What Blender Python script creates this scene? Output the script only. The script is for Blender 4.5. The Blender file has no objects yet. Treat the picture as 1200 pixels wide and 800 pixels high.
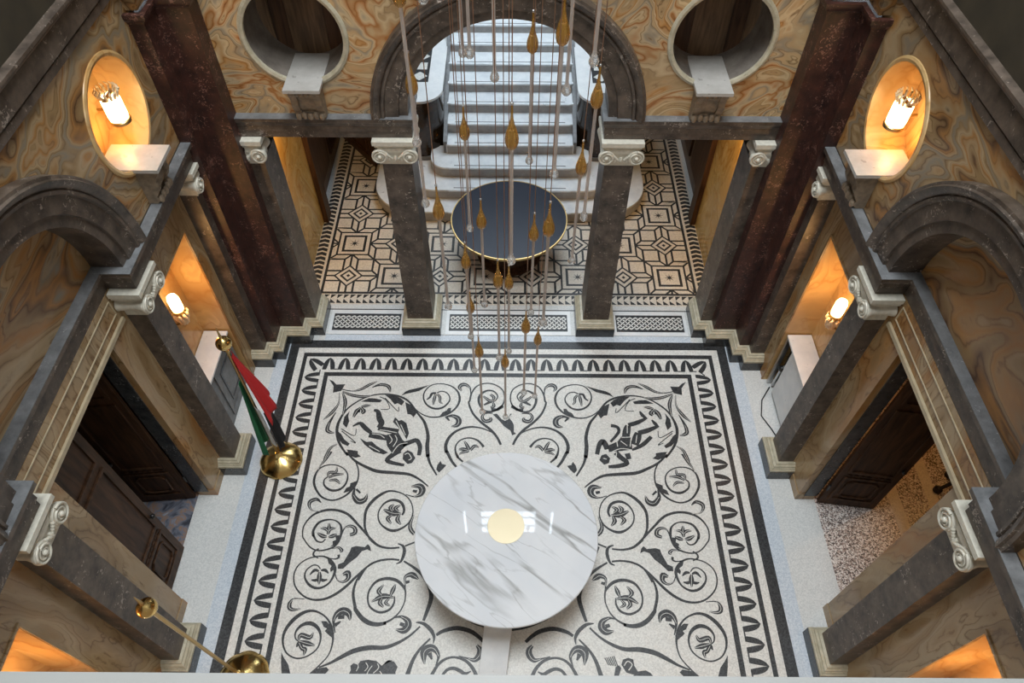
import bpy, bmesh, math, random
from mathutils import Vector, Matrix
random.seed(7)
SC = bpy.context.scene
COL = SC.collection
PI = math.pi
W = {}   # world position of every object by name

# ------------------------------------------------------------------ camera, sky, lights, exposure
cd = bpy.data.cameras.new('camera'); cam = bpy.data.objects.new('camera', cd); COL.objects.link(cam)
R_ = Vector((0.999976, 0.005639, 0.003981)); U_ = Vector((-0.006894, 0.786688, 0.617312)); F_ = Vector((-0.00035, 0.617325, -0.786708))
M = Matrix.Identity(4)
for i in range(3):
    M[i][0] = R_[i]; M[i][1] = U_[i]; M[i][2] = -F_[i]
M[0][3], M[1][3], M[2][3] = 0.0595, 0.0, 8.0
cam.matrix_world = M
cd.sensor_width = 36.0; cd.lens = 833.2 / 1200 * 36.0; cd.clip_start = 0.02; cd.clip_end = 200
SC.camera = cam
SC.view_settings.view_transform = 'Standard'; SC.view_settings.look = 'None'
SC.view_settings.gamma = 1.0; SC.view_settings.use_curve_mapping = False
SC.view_settings.exposure = 0.0
wd = bpy.data.worlds.new('sky'); SC.world = wd; wd.use_nodes = True
bg = wd.node_tree.nodes['Background']; bg.inputs[0].default_value = (0.80, 0.90, 1.0, 1); bg.inputs[1].default_value = 13.0

def area(name, loc, sx, sy, power, col, target=None):
    l = bpy.data.lights.new(name, 'AREA'); l.shape = 'RECTANGLE'; l.size = sx; l.size_y = sy; l.energy = power; l.color = col
    o = bpy.data.objects.new(name, l); COL.objects.link(o); o.location = loc
    d = Vector(target) - Vector(loc) if target else Vector((0, 0, -1))
    o.rotation_euler = d.to_track_quat('-Z', 'Y').to_euler(); return o
def bulb(name, loc, power, col, r=0.05):
    l = bpy.data.lights.new(name, 'POINT'); l.energy = power; l.color = col; l.shadow_soft_size = r
    o = bpy.data.objects.new(name, l); COL.objects.link(o); o.location = loc; return o
def spot(name, loc, power, col, target):
    l = bpy.data.lights.new(name, 'SPOT'); l.energy = power; l.color = col; l.spot_size = math.radians(95); l.spot_blend = 0.6; l.shadow_soft_size = 0.05
    o = bpy.data.objects.new(name, l); COL.objects.link(o); o.location = loc; o.rotation_euler = (Vector(target) - Vector(loc)).to_track_quat('-Z', 'Y').to_euler(); return o
WARM = (1.0, 0.50, 0.15)
area('skylight', (0, 3.3, 16.2), 4.6, 5.4, 1800, (0.90, 0.96, 1.0))
area('stair_skylight', (0, 11.2, 5.8), 3.4, 3.0, 260, (0.78, 0.90, 1.0))
area('gallery_fill', (0, -3.9, 10.4), 4.0, 2.4, 120, (0.92, 0.96, 1.0), (0, 6.0, 3.8))  # added fill behind the camera to brighten the far wall; no window there

# ------------------------------------------------------------------ small node and mesh helpers
def nd(nt, typ, inp=None, **props):
    n = nt.nodes.new(typ)
    for k, v in props.items(): setattr(n, k, v)
    for k, v in (inp or {}).items():
        s = n.inputs[k]
        if isinstance(v, bpy.types.NodeSocket): nt.links.new(v, s)
        else: s.default_value = v
    return n
def ramp(nt, fac, stops, interp='LINEAR'):
    n = nt.nodes.new('ShaderNodeValToRGB'); n.color_ramp.interpolation = interp
    e = n.color_ramp.elements
    while len(e) < len(stops): e.new(0.5)
    for i, (p, c) in enumerate(stops):
        e[i].position = p; e[i].color = (c[0], c[1], c[2], 1)
    nt.links.new(fac, n.inputs[0]); return n.outputs[0]
def newmat(name):
    m = bpy.data.materials.new(name); m.use_nodes = True; nt = m.node_tree
    return m, nt, nt.nodes['Principled BSDF']
def setc(b, nt, col):
    if isinstance(col, bpy.types.NodeSocket): nt.links.new(col, b.inputs['Base Color'])
    else: b.inputs['Base Color'].default_value = (*col, 1)
def math_(nt, op, a, b=0.0):
    n = nt.nodes.new('ShaderNodeMath'); n.operation = op
    for i, v in enumerate((a, b)):
        if isinstance(v, bpy.types.NodeSocket): nt.links.new(v, n.inputs[i])
        else: n.inputs[i].default_value = v
    return n.outputs[0]
def bump(nt, b, h, s=0.2, d=0.01):
    n = nd(nt, 'ShaderNodeBump', {'Strength': s, 'Distance': d, 'Height': h}); nt.links.new(n.outputs[0], b.inputs['Normal'])
def coords(nt, scale=(1, 1, 1), rot=(0, 0, 0), loc=(0, 0, 0)):
    t = nt.nodes.new('ShaderNodeTexCoord')
    return nd(nt, 'ShaderNodeMapping', {'Vector': t.outputs['Object'], 'Scale': scale, 'Rotation': rot, 'Location': loc}).outputs[0]
def plain(name, col, rough=0.5, metal=0.0, spec=None, noise=0.0, nscale=30):
    m, nt, b = newmat(name)
    if noise:
        n = nd(nt, 'ShaderNodeTexNoise', {'Vector': coords(nt), 'Scale': nscale, 'Detail': 4.0}).outputs[0]
        setc(b, nt, ramp(nt, n, [(0.3, [c * (1 - noise) for c in col]), (0.7, [min(1, c * (1 + noise)) for c in col])]))
    else: setc(b, nt, col)
    b.inputs['Roughness'].default_value = rough; b.inputs['Metallic'].default_value = metal
    if spec is not None: b.inputs['Specular IOR Level'].default_value = spec
    return m
def onyx(name, k=6.0, scale=(1, 1, 1), rot=(0, 0, 0), loc=(0, 0, 0), cols=None, rough=0.2, fine=0.25, lines=5.0, line_dark=0.55, nscale=0.8, dist=1.2):
    """banded agate stone: slow colour bands from a warped field, thin growth lines riding on the same field"""
    m, nt, b = newmat(name); v = coords(nt, scale, rot, loc)
    a = nd(nt, 'ShaderNodeTexNoise', {'Vector': v, 'Scale': nscale, 'Detail': 2.5, 'Roughness': 0.5, 'Distortion': dist}).outputs[0]
    c = nd(nt, 'ShaderNodeTexNoise', {'Vector': v, 'Scale': 7.0, 'Detail': 4.0, 'Distortion': 0.5}).outputs[0]
    f = math_(nt, 'ADD', math_(nt, 'MULTIPLY', a, k), math_(nt, 'MULTIPLY', c, fine))
    t = math_(nt, 'FRACT', f); n = len(cols)
    base = ramp(nt, t, [(i / n, cols[i]) for i in range(n)] + [(1.0, cols[0])])
    ln = math_(nt, 'FRACT', math_(nt, 'MULTIPLY', f, lines))
    msk = nd(nt, 'ShaderNodeTexNoise', {'Vector': v, 'Scale': 2.3, 'Detail': 2.0}).outputs[0]
    lr = ramp(nt, ln, [(0.0, (1, 1, 1)), (0.40, (0.92, 0.90, 0.86)), (0.52, (line_dark, line_dark * 0.86, line_dark * 0.72)), (0.64, (0.95, 0.93, 0.9)), (0.85, (1.10, 1.09, 1.07)), (1.0, (1, 1, 1))])
    mx = nd(nt, 'ShaderNodeMix', data_type='RGBA', blend_type='MULTIPLY'); nt.links.new(ramp(nt, msk, [(0.38, (.15, .15, .15)), (0.6, (1, 1, 1))]), mx.inputs[0])
    nt.links.new(base, mx.inputs[6]); nt.links.new(lr, mx.inputs[7])
    g = nd(nt, 'ShaderNodeTexNoise', {'Vector': v, 'Scale': 1.3, 'Detail': 3.0}).outputs[0]
    m2 = nd(nt, 'ShaderNodeMix', data_type='RGBA', blend_type='MULTIPLY'); m2.inputs[0].default_value = 1.0
    nt.links.new(mx.outputs[2], m2.inputs[6]); nt.links.new(ramp(nt, g, [(0.3, (0.78, 0.78, 0.80)), (0.7, (1.12, 1.08, 1.02))]), m2.inputs[7])
    setc(b, nt, m2.outputs[2]); b.inputs['Roughness'].default_value = rough
    return m
def pal(d, *cs): return [(r * d, g * d, b * d) for r, g, b in cs]
BEIGE, CRM, ORG, TAN, GRY, RST, BRN = (.46, .31, .16), (.55, .41, .24), (.44, .22, .07), (.38, .25, .12), (.30, .25, .18), (.36, .15, .045), (.20, .11, .05)
def speckle(name, lo, hi, fleck, scale=14, fs=55, famt=0.66, rough=0.3):
    m, nt, b = newmat(name); v = coords(nt)
    a = nd(nt, 'ShaderNodeTexNoise', {'Vector': v, 'Scale': scale, 'Detail': 8.0, 'Roughness': 0.65}).outputs[0]
    base = ramp(nt, a, [(0.3, lo), (0.68, hi)])
    f = nd(nt, 'ShaderNodeTexNoise', {'Vector': v, 'Scale': fs, 'Detail': 3.0, 'Distortion': 1.2}).outputs[0]
    f2 = nd(nt, 'ShaderNodeTexNoise', {'Vector': v, 'Scale': 5.0, 'Detail': 2.0}).outputs[0]
    fm = ramp(nt, math_(nt, 'MULTIPLY', f, math_(nt, 'ADD', f2, 0.5)), [(famt, (0, 0, 0)), (famt + 0.06, (1, 1, 1))])
    mx = nd(nt, 'ShaderNodeMix', data_type='RGBA'); nt.links.new(fm, mx.inputs[0]); nt.links.new(base, mx.inputs[6]); mx.inputs[7].default_value = (*fleck, 1)
    setc(b, nt, mx.outputs[2]); b.inputs['Roughness'].default_value = rough
    return m
def tessera(name, lo, hi, scale=70, rough=0.45):
    m, nt, b = newmat(name); v = coords(nt)
    c = nd(nt, 'ShaderNodeTexVoronoi', {'Vector': v, 'Scale': scale}); 
    n = nd(nt, 'ShaderNodeTexNoise', {'Vector': v, 'Scale': 1.3, 'Detail': 3.0}).outputs[0]
    f = math_(nt, 'ADD', math_(nt, 'MULTIPLY', nd(nt, 'ShaderNodeSeparateColor', {0: c.outputs['Color']}).outputs[0], 0.8), math_(nt, 'MULTIPLY', n, 0.25))
    setc(b, nt, ramp(nt, f, [(0.1, lo), (0.95, hi)])); b.inputs['Roughness'].default_value = rough
    return m
def wood(name, a, c, rough=0.35, scale=(14, 14, 1.6)):
    m, nt, b = newmat(name); v = coords(nt, scale)
    n = nd(nt, 'ShaderNodeTexNoise', {'Vector': v, 'Scale': 1.5, 'Detail': 6.0, 'Distortion': 0.6}).outputs[0]
    setc(b, nt, ramp(nt, n, [(0.3, a), (0.7, c)])); b.inputs['Roughness'].default_value = rough; b.inputs['Specular IOR Level'].default_value = 0.25
    return m
def glow(name, col, s):
    m, nt, b = newmat(name); setc(b, nt, (0.9, 0.85, 0.7)); b.inputs['Emission Color'].default_value = (*col, 1); b.inputs['Emission Strength'].default_value = s; return m
def glassy(name, col, rough=0.05, trans=0.75, tr=0.35):
    m, nt, b = newmat(name); setc(b, nt, col); b.inputs['Roughness'].default_value = rough
    b.inputs['Transmission Weight'].default_value = trans; b.inputs['IOR'].default_value = 1.45
    t = nd(nt, 'ShaderNodeBsdfTransparent', {0: (*[0.5 + 0.5 * x for x in col], 1)})
    mx = nd(nt, 'ShaderNodeMixShader', {0: tr}); nt.links.new(b.outputs[0], mx.inputs[1]); nt.links.new(t.outputs[0], mx.inputs[2])
    nt.links.new(mx.outputs[0], nt.nodes['Material Output'].inputs[0]); return m

class MB:
    """collects geometry; build() links it as ONE mesh object"""
    def __init__(s, xf=None): s.v = []; s.f = []; s.xf = xf
    def add(s, vs, fs):
        o = len(s.v); s.v += [tuple(p) for p in vs]; s.f += [tuple(i + o for i in f) for f in fs]; return s
    def box(s, x0, x1, y0, y1, z0, z1):
        return s.add([(x0, y0, z0), (x1, y0, z0), (x1, y1, z0), (x0, y1, z0), (x0, y0, z1), (x1, y0, z1), (x1, y1, z1), (x0, y1, z1)],
                     [(0, 3, 2, 1), (4, 5, 6, 7), (0, 1, 5, 4), (1, 2, 6, 5), (2, 3, 7, 6), (3, 0, 4, 7)])
    def prism(s, poly, z0, z1):
        n = len(poly)
        return s.add([(x, y, z0) for x, y in poly] + [(x, y, z1) for x, y in poly],
                     [tuple(range(n - 1, -1, -1)), tuple(range(n, 2 * n))] + [(i, (i + 1) % n, n + (i + 1) % n, n + i) for i in range(n)])
    def skin(s, rings, closed=True, cap=True):
        n = len(rings[0]); vs = [p for r in rings for p in r]; fs = []
        for k in range(len(rings) - 1):
            for i in range(n if closed else n - 1):
                j = (i + 1) % n; fs.append((k * n + i, k * n + j, (k + 1) * n + j, (k + 1) * n + i))
        if cap: fs += [tuple(range(n - 1, -1, -1)), tuple((len(rings) - 1) * n + i for i in range(n))]
        return s.add(vs, fs)
    def lathe(s, prof, c=(0, 0, 0), n=24, axis='z', mod=None, cap=True):
        rings = []
        for r, h in prof:
            ring = []
            for i in range(n):
                a = 2 * PI * i / n; q = max(r, 1e-4) * (mod(a, r) if mod else 1); p, w = q * math.cos(a), q * math.sin(a)
                ring.append({'z': (c[0] + p, c[1] + w, c[2] + h), 'y': (c[0] + p, c[1] + h, c[2] + w), 'x': (c[0] + h, c[1] + p, c[2] + w)}[axis])
            rings.append(ring)
        return s.skin(rings, True, cap)
    def tube(s, pts, r, n=8, cap=True):
        pts = [Vector(p) for p in pts]; rings = []; up = Vector((0.13, 0.31, 0.94))
        for i, p in enumerate(pts):
            t = (pts[min(i + 1, len(pts) - 1)] - pts[max(i - 1, 0)]).normalized()
            a = t.cross(up)
            if a.length < 1e-3: a = t.cross(Vector((1, 0, 0)))
            a.normalize(); b = t.cross(a); rr = r[i] if isinstance(r, (list, tuple)) else r
            rings.append([tuple(p + (a * math.cos(2 * PI * k / n) + b * math.sin(2 * PI * k / n)) * rr) for k in range(n)])
        return s.skin(rings, True, cap)
    def ball(s, c, r, n=12, m=8, sq=(1, 1, 1)):
        return s.add(*ball_(c, r, n, m, sq))
    def sweep(s, path, prof, closed=False):
        """profile (offset to the left of the path, z) swept along a plan polyline with mitred corners"""
        P = [Vector(p) for p in path]; n = len(P); rings = []
        for i in range(n):
            a = P[i] - P[i - 1] if (i > 0 or closed) else P[1] - P[0]
            b = P[(i + 1) % n] - P[i] if (i < n - 1 or closed) else P[n - 1] - P[n - 2]
            n1 = Vector((-a.y, a.x)).normalized(); n2 = Vector((-b.y, b.x)).normalized()
            m = (n1 + n2) / max(0.2, 1 + n1.dot(n2))
            rings.append([(P[i].x + m.x * o, P[i].y + m.y * o, z) for o, z in prof])
        if closed: rings.append(rings[0])
        return s.skin(rings, True, not closed)
    def build(s, name, mat, parent=None, smooth=True, loc=None, clean=True):
        me = bpy.data.meshes.new(name)
        o = bpy.data.objects.new(name, me)
        w = Vector(loc) if loc is not None else Vector((0, 0, 0))
        base = W[parent.name] if parent is not None else None
        off = Vector(base) if base is not None else Vector((0, 0, 0))
        vs = [s.xf(v) for v in s.v] if s.xf else s.v
        vs = [(x - (off.x if parent is not None else w.x), y - (off.y if parent is not None else w.y), z - (off.z if parent is not None else w.z)) for x, y, z in vs]
        me.from_pydata(vs, [], s.f); me.materials.append(mat)
        if clean:
            bm = bmesh.new(); bm.from_mesh(me); bmesh.ops.recalc_face_normals(bm, faces=bm.faces); bm.to_mesh(me); bm.free()
        if smooth:
            for p in me.polygons: p.use_smooth = True
            me.set_sharp_from_angle(angle=math.radians(32))
        COL.objects.link(o)
        if parent is not None: o.parent = parent; W[o.name] = tuple(off)
        else: o.location = w; W[o.name] = tuple(w)
        return o
def ball_(c, r, n, m, sq):
    vs = [(c[0], c[1], c[2] + r * sq[2])]; fs = []
    for k in range(1, m):
        t = PI * k / m
        for i in range(n):
            a = 2 * PI * i / n; vs.append((c[0] + r * sq[0] * math.sin(t) * math.cos(a), c[1] + r * sq[1] * math.sin(t) * math.sin(a), c[2] + r * sq[2] * math.cos(t)))
    vs.append((c[0], c[1], c[2] - r * sq[2])); L = len(vs) - 1
    for i in range(n): fs.append((0, 1 + i, 1 + (i + 1) % n)); fs.append((L, L - n + (i + 1) % n, L - n + i))
    for k in range(m - 2):
        for i in range(n):
            j = (i + 1) % n; fs.append((1 + k * n + i, 1 + (k + 1) * n + i, 1 + (k + 1) * n + j, 1 + k * n + j))
    return vs, fs
def thing(name, label, cat, loc=(0, 0, 0), group=None):
    o = bpy.data.objects.new(name, None); COL.objects.link(o); o.location = loc; W[o.name] = tuple(loc)
    o.empty_display_size = 0.1; o['label'] = label; o['category'] = cat
    if group: o['group'] = group
    return o
def tag(o, label, cat, group=None):
    o['label'] = label; o['category'] = cat
    if group: o['group'] = group
    return o
def struct(o): o['kind'] = 'structure'; return o
def stuff(o): o['kind'] = 'stuff'; return o
def mir(s): return (lambda p: (p[0] * s, p[1], p[2])) if s < 0 else None

# ------------------------------------------------------------------ materials
M_ONYX_FAR = onyx('onyx_far', 3.4, (1.0, 1, 1.2), (0, 0.35, 0), (3.1, 0, 1.7), pal(1.12, BEIGE, CRM, ORG, BEIGE, TAN, CRM, BEIGE, RST, CRM, GRY), dist=1.7, nscale=1.0, lines=8.0, line_dark=0.45, fine=0.12)
M_ONYX_SIDE = onyx('onyx_side', 4.6, (1, 0.6, 1.35), (0.75, 0, 0), (0.4, 5.2, 0.3), pal(.80, BEIGE, ORG, CRM, TAN, GRY, BEIGE, ORG, BRN, TAN), dist=1.5, nscale=0.8, lines=7.0, line_dark=0.48, fine=0.16)  # darker palette than the far wall: dimmer light put into the stone colour
M_ONYX_TYMP = onyx('onyx_tympanum', 4.4, (1, 0.55, 1.3), (0.9, 0, 0), (7.4, 2.2, 0.9), pal(.86, ORG, BEIGE, TAN, CRM, GRY, ORG, BRN, TAN), dist=1.5, nscale=0.8, lines=6.0, line_dark=0.52, fine=0.16)
M_ONYX_LOW = onyx('onyx_lower', 2.4, (1.2, 1.5, 0.5), (0.3, 0, 0), (1.4, 8.2, 4.3), pal(.78, BEIGE, TAN, CRM, BEIGE, ORG, TAN, CRM), fine=0.2, dist=0.8, lines=11.0, line_dark=0.55)
M_ONYX_NICHE = onyx('onyx_niche', 3.0, (1, 1.2, 0.8), (0.4, 0, 0), (9.4, 3.2, 2.3), pal(1.0, (.60, .40, .18), (.66, .46, .23), (.52, .31, .12), (.62, .43, .2)), line_dark=0.8)
M_GREY = speckle('grey_marble', (.022, .016, .012), (.140, .106, .082), (.32, .27, .23), 7, 30, 0.66, 0.38)
M_GREYB = speckle('grey_marble_light', (.09, .092, .095), (.20, .205, .21), (.34, .34, .34), 9, 60, 0.72, 0.4)
M_DARKPL = speckle('dark_marble', (.020, .022, .024), (.060, .062, .064), (.25, .25, .25), 8, 40, 0.74, 0.25)
M_PORPH = speckle('red_marble', (.012, .005, .004), (.066, .021, .014), (.20, .10, .075), 9, 34, 0.62, 0.46)
M_IVORY = plain('ivory_stone', (.62, .59, .50), 0.45, noise=0.12, nscale=25)
M_CREAM = speckle('cream_marble', (.36, .32, .22), (.55, .50, .38), (.22, .18, .10), 12, 30, 0.72, 0.35)
M_WHITE = speckle('white_marble', (.66, .67, .68), (.80, .80, .79), (.50, .50, .50), 5, 18, 0.74, 0.35)
M_TERR = tessera('terrazzo_white', (.54, .55, .54), (.70, .70, .68), 85, 0.5)
M_TERRB = tessera('terrazzo_blue', (.44, .50, .57), (.64, .68, .72), 85, 0.5)
M_MOSW = tessera('mosaic_cream', (.56, .545, .51), (.76, .745, .70), 75, 0.42)
M_MOSD = tessera('mosaic_black', (.008, .009, .010), (.052, .053, .056), 75, 0.42)
M_MOSL = tessera('mosaic_beige', (.55, .50, .43), (.74, .68, .58), 80, 0.42)
M_STAIR = speckle('stair_marble', (.60, .63, .66), (.78, .80, .81), (.45, .46, .48), 6, 20, 0.75, 0.3)
M_WOOD = wood('dark_walnut', (.026, .012, .006), (.088, .042, .020), 0.5)
M_WOODM = wood('brown_wood', (.06, .034, .018), (.16, .095, .05), 0.4)
M_BRASS = plain('polished_brass', (.74, .52, .20), 0.22, 1.0)
M_BRASSD = plain('aged_brass', (.48, .33, .14), 0.32, 1.0)
M_STEEL = plain('steel', (.55, .55, .55), 0.3, 1.0)
M_BLACK = plain('black_metal', (.012, .012, .013), 0.35)
M_NAVY = plain('black_lacquer', (.012, .017, .034), 0.35, spec=0.22)
M_SHADE = glow('lit_glass', (1.0, 0.72, 0.36), 7.0)
M_CRYST = plain('crystal_leaf', (.80, .66, .45), 0.3)
M_AMBER = glassy('amber_glass', (.66, .36, .06), 0.06, 0.72, 0.26)
M_ROD = glassy('clear_glass_rod', (.90, .83, .78), 0.05, 0.35, 0.38)
M_DROP = glassy('clear_glass_drop', (.93, .92, .90), 0.03, 0.8, 0.25)
M_CORD = plain('copper_wire', (.30, .17, .11), 0.4, 0.6)
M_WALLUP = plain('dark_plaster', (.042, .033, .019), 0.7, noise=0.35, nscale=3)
M_GAL = plain('gallery_plaster', (.55, .52, .47), 0.8, noise=0.05, nscale=4)
M_COPING = plain('gallery_coping', (.20, .20, .19), 0.5, noise=0.05, nscale=12)
M_RED = plain('red_cloth', (.46, .012, .014), 0.75); M_GREEN = plain('green_cloth', (.010, .15, .055), 0.75)
M_BLK = plain('black_cloth', (.010, .010, .014), 0.8); M_WCL = plain('white_cloth', (.75, .74, .72), 0.75)
def m_table():
    m, nt, b = newmat('calacatta')
    base = ramp(nt, nd(nt, 'ShaderNodeTexNoise', {'Vector': coords(nt), 'Scale': 1.4, 'Detail': 5.0}).outputs[0], [(0.3, (.66, .68, .71)), (0.6, (.74, .75, .765))])
    def vein(sc, w, loc, dist, sq):
        vv = nd(nt, 'ShaderNodeMapping', {'Vector': coords(nt, (1, 1, 1), (0, 0, math.radians(36)), loc), 'Scale': (sq, 1.0, 1)}).outputs[0]
        n = nd(nt, 'ShaderNodeTexNoise', {'Vector': vv, 'Scale': sc, 'Detail': 4.0, 'Roughness': 0.45, 'Distortion': dist}).outputs[0]
        return math_(nt, 'SUBTRACT', 1.0, math_(nt, 'MINIMUM', math_(nt, 'DIVIDE', math_(nt, 'ABSOLUTE', math_(nt, 'SUBTRACT', n, 0.5)), w), 1.0))
    msk = nd(nt, 'ShaderNodeTexNoise', {'Vector': coords(nt, (.5, 1, 1), (0, 0, math.radians(33)), (4, 2, 0)), 'Scale': 1.7, 'Detail': 2.0}).outputs[0]
    big = math_(nt, 'MULTIPLY', vein(2.3, 0.020, (1.3, 0.4, 0), 0.25, 0.16), ramp(nt, msk, [(0.40, (0.15, 0.15, 0.15)), (0.58, (1, 1, 1))]))
    fine = math_(nt, 'MULTIPLY', vein(4.4, 0.016, (5.1, 2.4, 0), 0.3, 0.20), ramp(nt, msk, [(0.42, (0.5, 0.5, 0.5)), (0.6, (0.05, 0.05, 0.05))]))
    f = math_(nt, 'MINIMUM', math_(nt, 'ADD', big, fine), 1.0)
    mx = nd(nt, 'ShaderNodeMix', data_type='RGBA'); nt.links.new(math_(nt, 'MULTIPLY', f, 0.8), mx.inputs[0]); nt.links.new(base, mx.inputs[6]); mx.inputs[7].default_value = (.27, .27, .26, 1)
    setc(b, nt, mx.outputs[2]); b.inputs['Roughness'].default_value = 0.025; return m
M_TABLE = m_table()
def m_pebble():
    m, nt, b = newmat('pebble_terrazzo'); c = nd(nt, 'ShaderNodeTexVoronoi', {'Vector': coords(nt), 'Scale': 78.0})
    s = nd(nt, 'ShaderNodeSeparateColor', {0: c.outputs['Color']}).outputs[0]
    setc(b, nt, ramp(nt, s, [(0.0, (.09, .07, .065)), (0.22, (.42, .34, .30)), (0.48, (.68, .62, .58)), (0.72, (.24, .18, .16)), (0.84, (.76, .72, .68))], 'CONSTANT')); b.inputs['Roughness'].default_value = 0.35; return m
M_PEB = m_pebble()
def m_blue():
    m, nt, b = newmat('blue_marble'); v = coords(nt)
    n = nd(nt, 'ShaderNodeTexNoise', {'Vector': v, 'Scale': 4.0, 'Detail': 8.0, 'Distortion': 2.0}).outputs[0]
    setc(b, nt, ramp(nt, n, [(0.35, (.05, .055, .07)), (0.5, (.17, .18, .22)), (0.56, (.28, .17, .11)), (0.62, (.20, .21, .25)), (0.75, (.40, .40, .42))])); b.inputs['Roughness'].default_value = 0.2; return m
M_BLUE = m_blue()
def m_pane():
    m, nt, b = newmat('window_glass'); t = nd(nt, 'ShaderNodeBsdfTransparent', {0: (1, 1, 1, 1)}); g = nd(nt, 'ShaderNodeBsdfGlossy', {'Roughness': 0.02})
    mx = nd(nt, 'ShaderNodeMixShader', {0: 0.06}); nt.links.new(t.outputs[0], mx.inputs[1]); nt.links.new(g.outputs[0], mx.inputs[2]); nt.links.new(mx.outputs[0], nt.nodes['Material Output'].inputs[0]); return m
M_PANE = m_pane()
M_STONE_GLOSS = speckle('polished_pale_stone', (.13, .11, .095), (.24, .21, .18), (.2, .18, .16), 5, 20, 0.74, 0.12)
M_ONYX_VEST = onyx('onyx_vestibule', 4.0, (1, 1.3, 0.9), (0, 0, 0), (2.2, 4.4, 0.7), pal(1.0, (.58, .36, .11), (.62, .44, .17), (.50, .28, .07), (.60, .40, .14)), line_dark=0.7)
M_BRACK = plain('carved_brown_stone', (.22, .17, .12), 0.5, noise=0.3, nscale=20)
M_DARKGLOSS = speckle('brown_black_marble', (.010, .006, .004), (.045, .026, .014), (.2, .16, .12), 4, 18, 0.74, 0.08)
M_SHELF = speckle('shelf_marble', (.38, .36, .33), (.50, .48, .45), (.28, .26, .24), 6, 22, 0.74, 0.35)
M_ONYXL = plain('pale_onyx', (.46, .38, .25), 0.35, noise=0.15, nscale=9)
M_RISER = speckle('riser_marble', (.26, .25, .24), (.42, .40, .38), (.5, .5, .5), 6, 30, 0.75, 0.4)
M_DISC = plain('satin_brass_disc', (.74, .64, .44), 0.42, 0.45)

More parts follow.
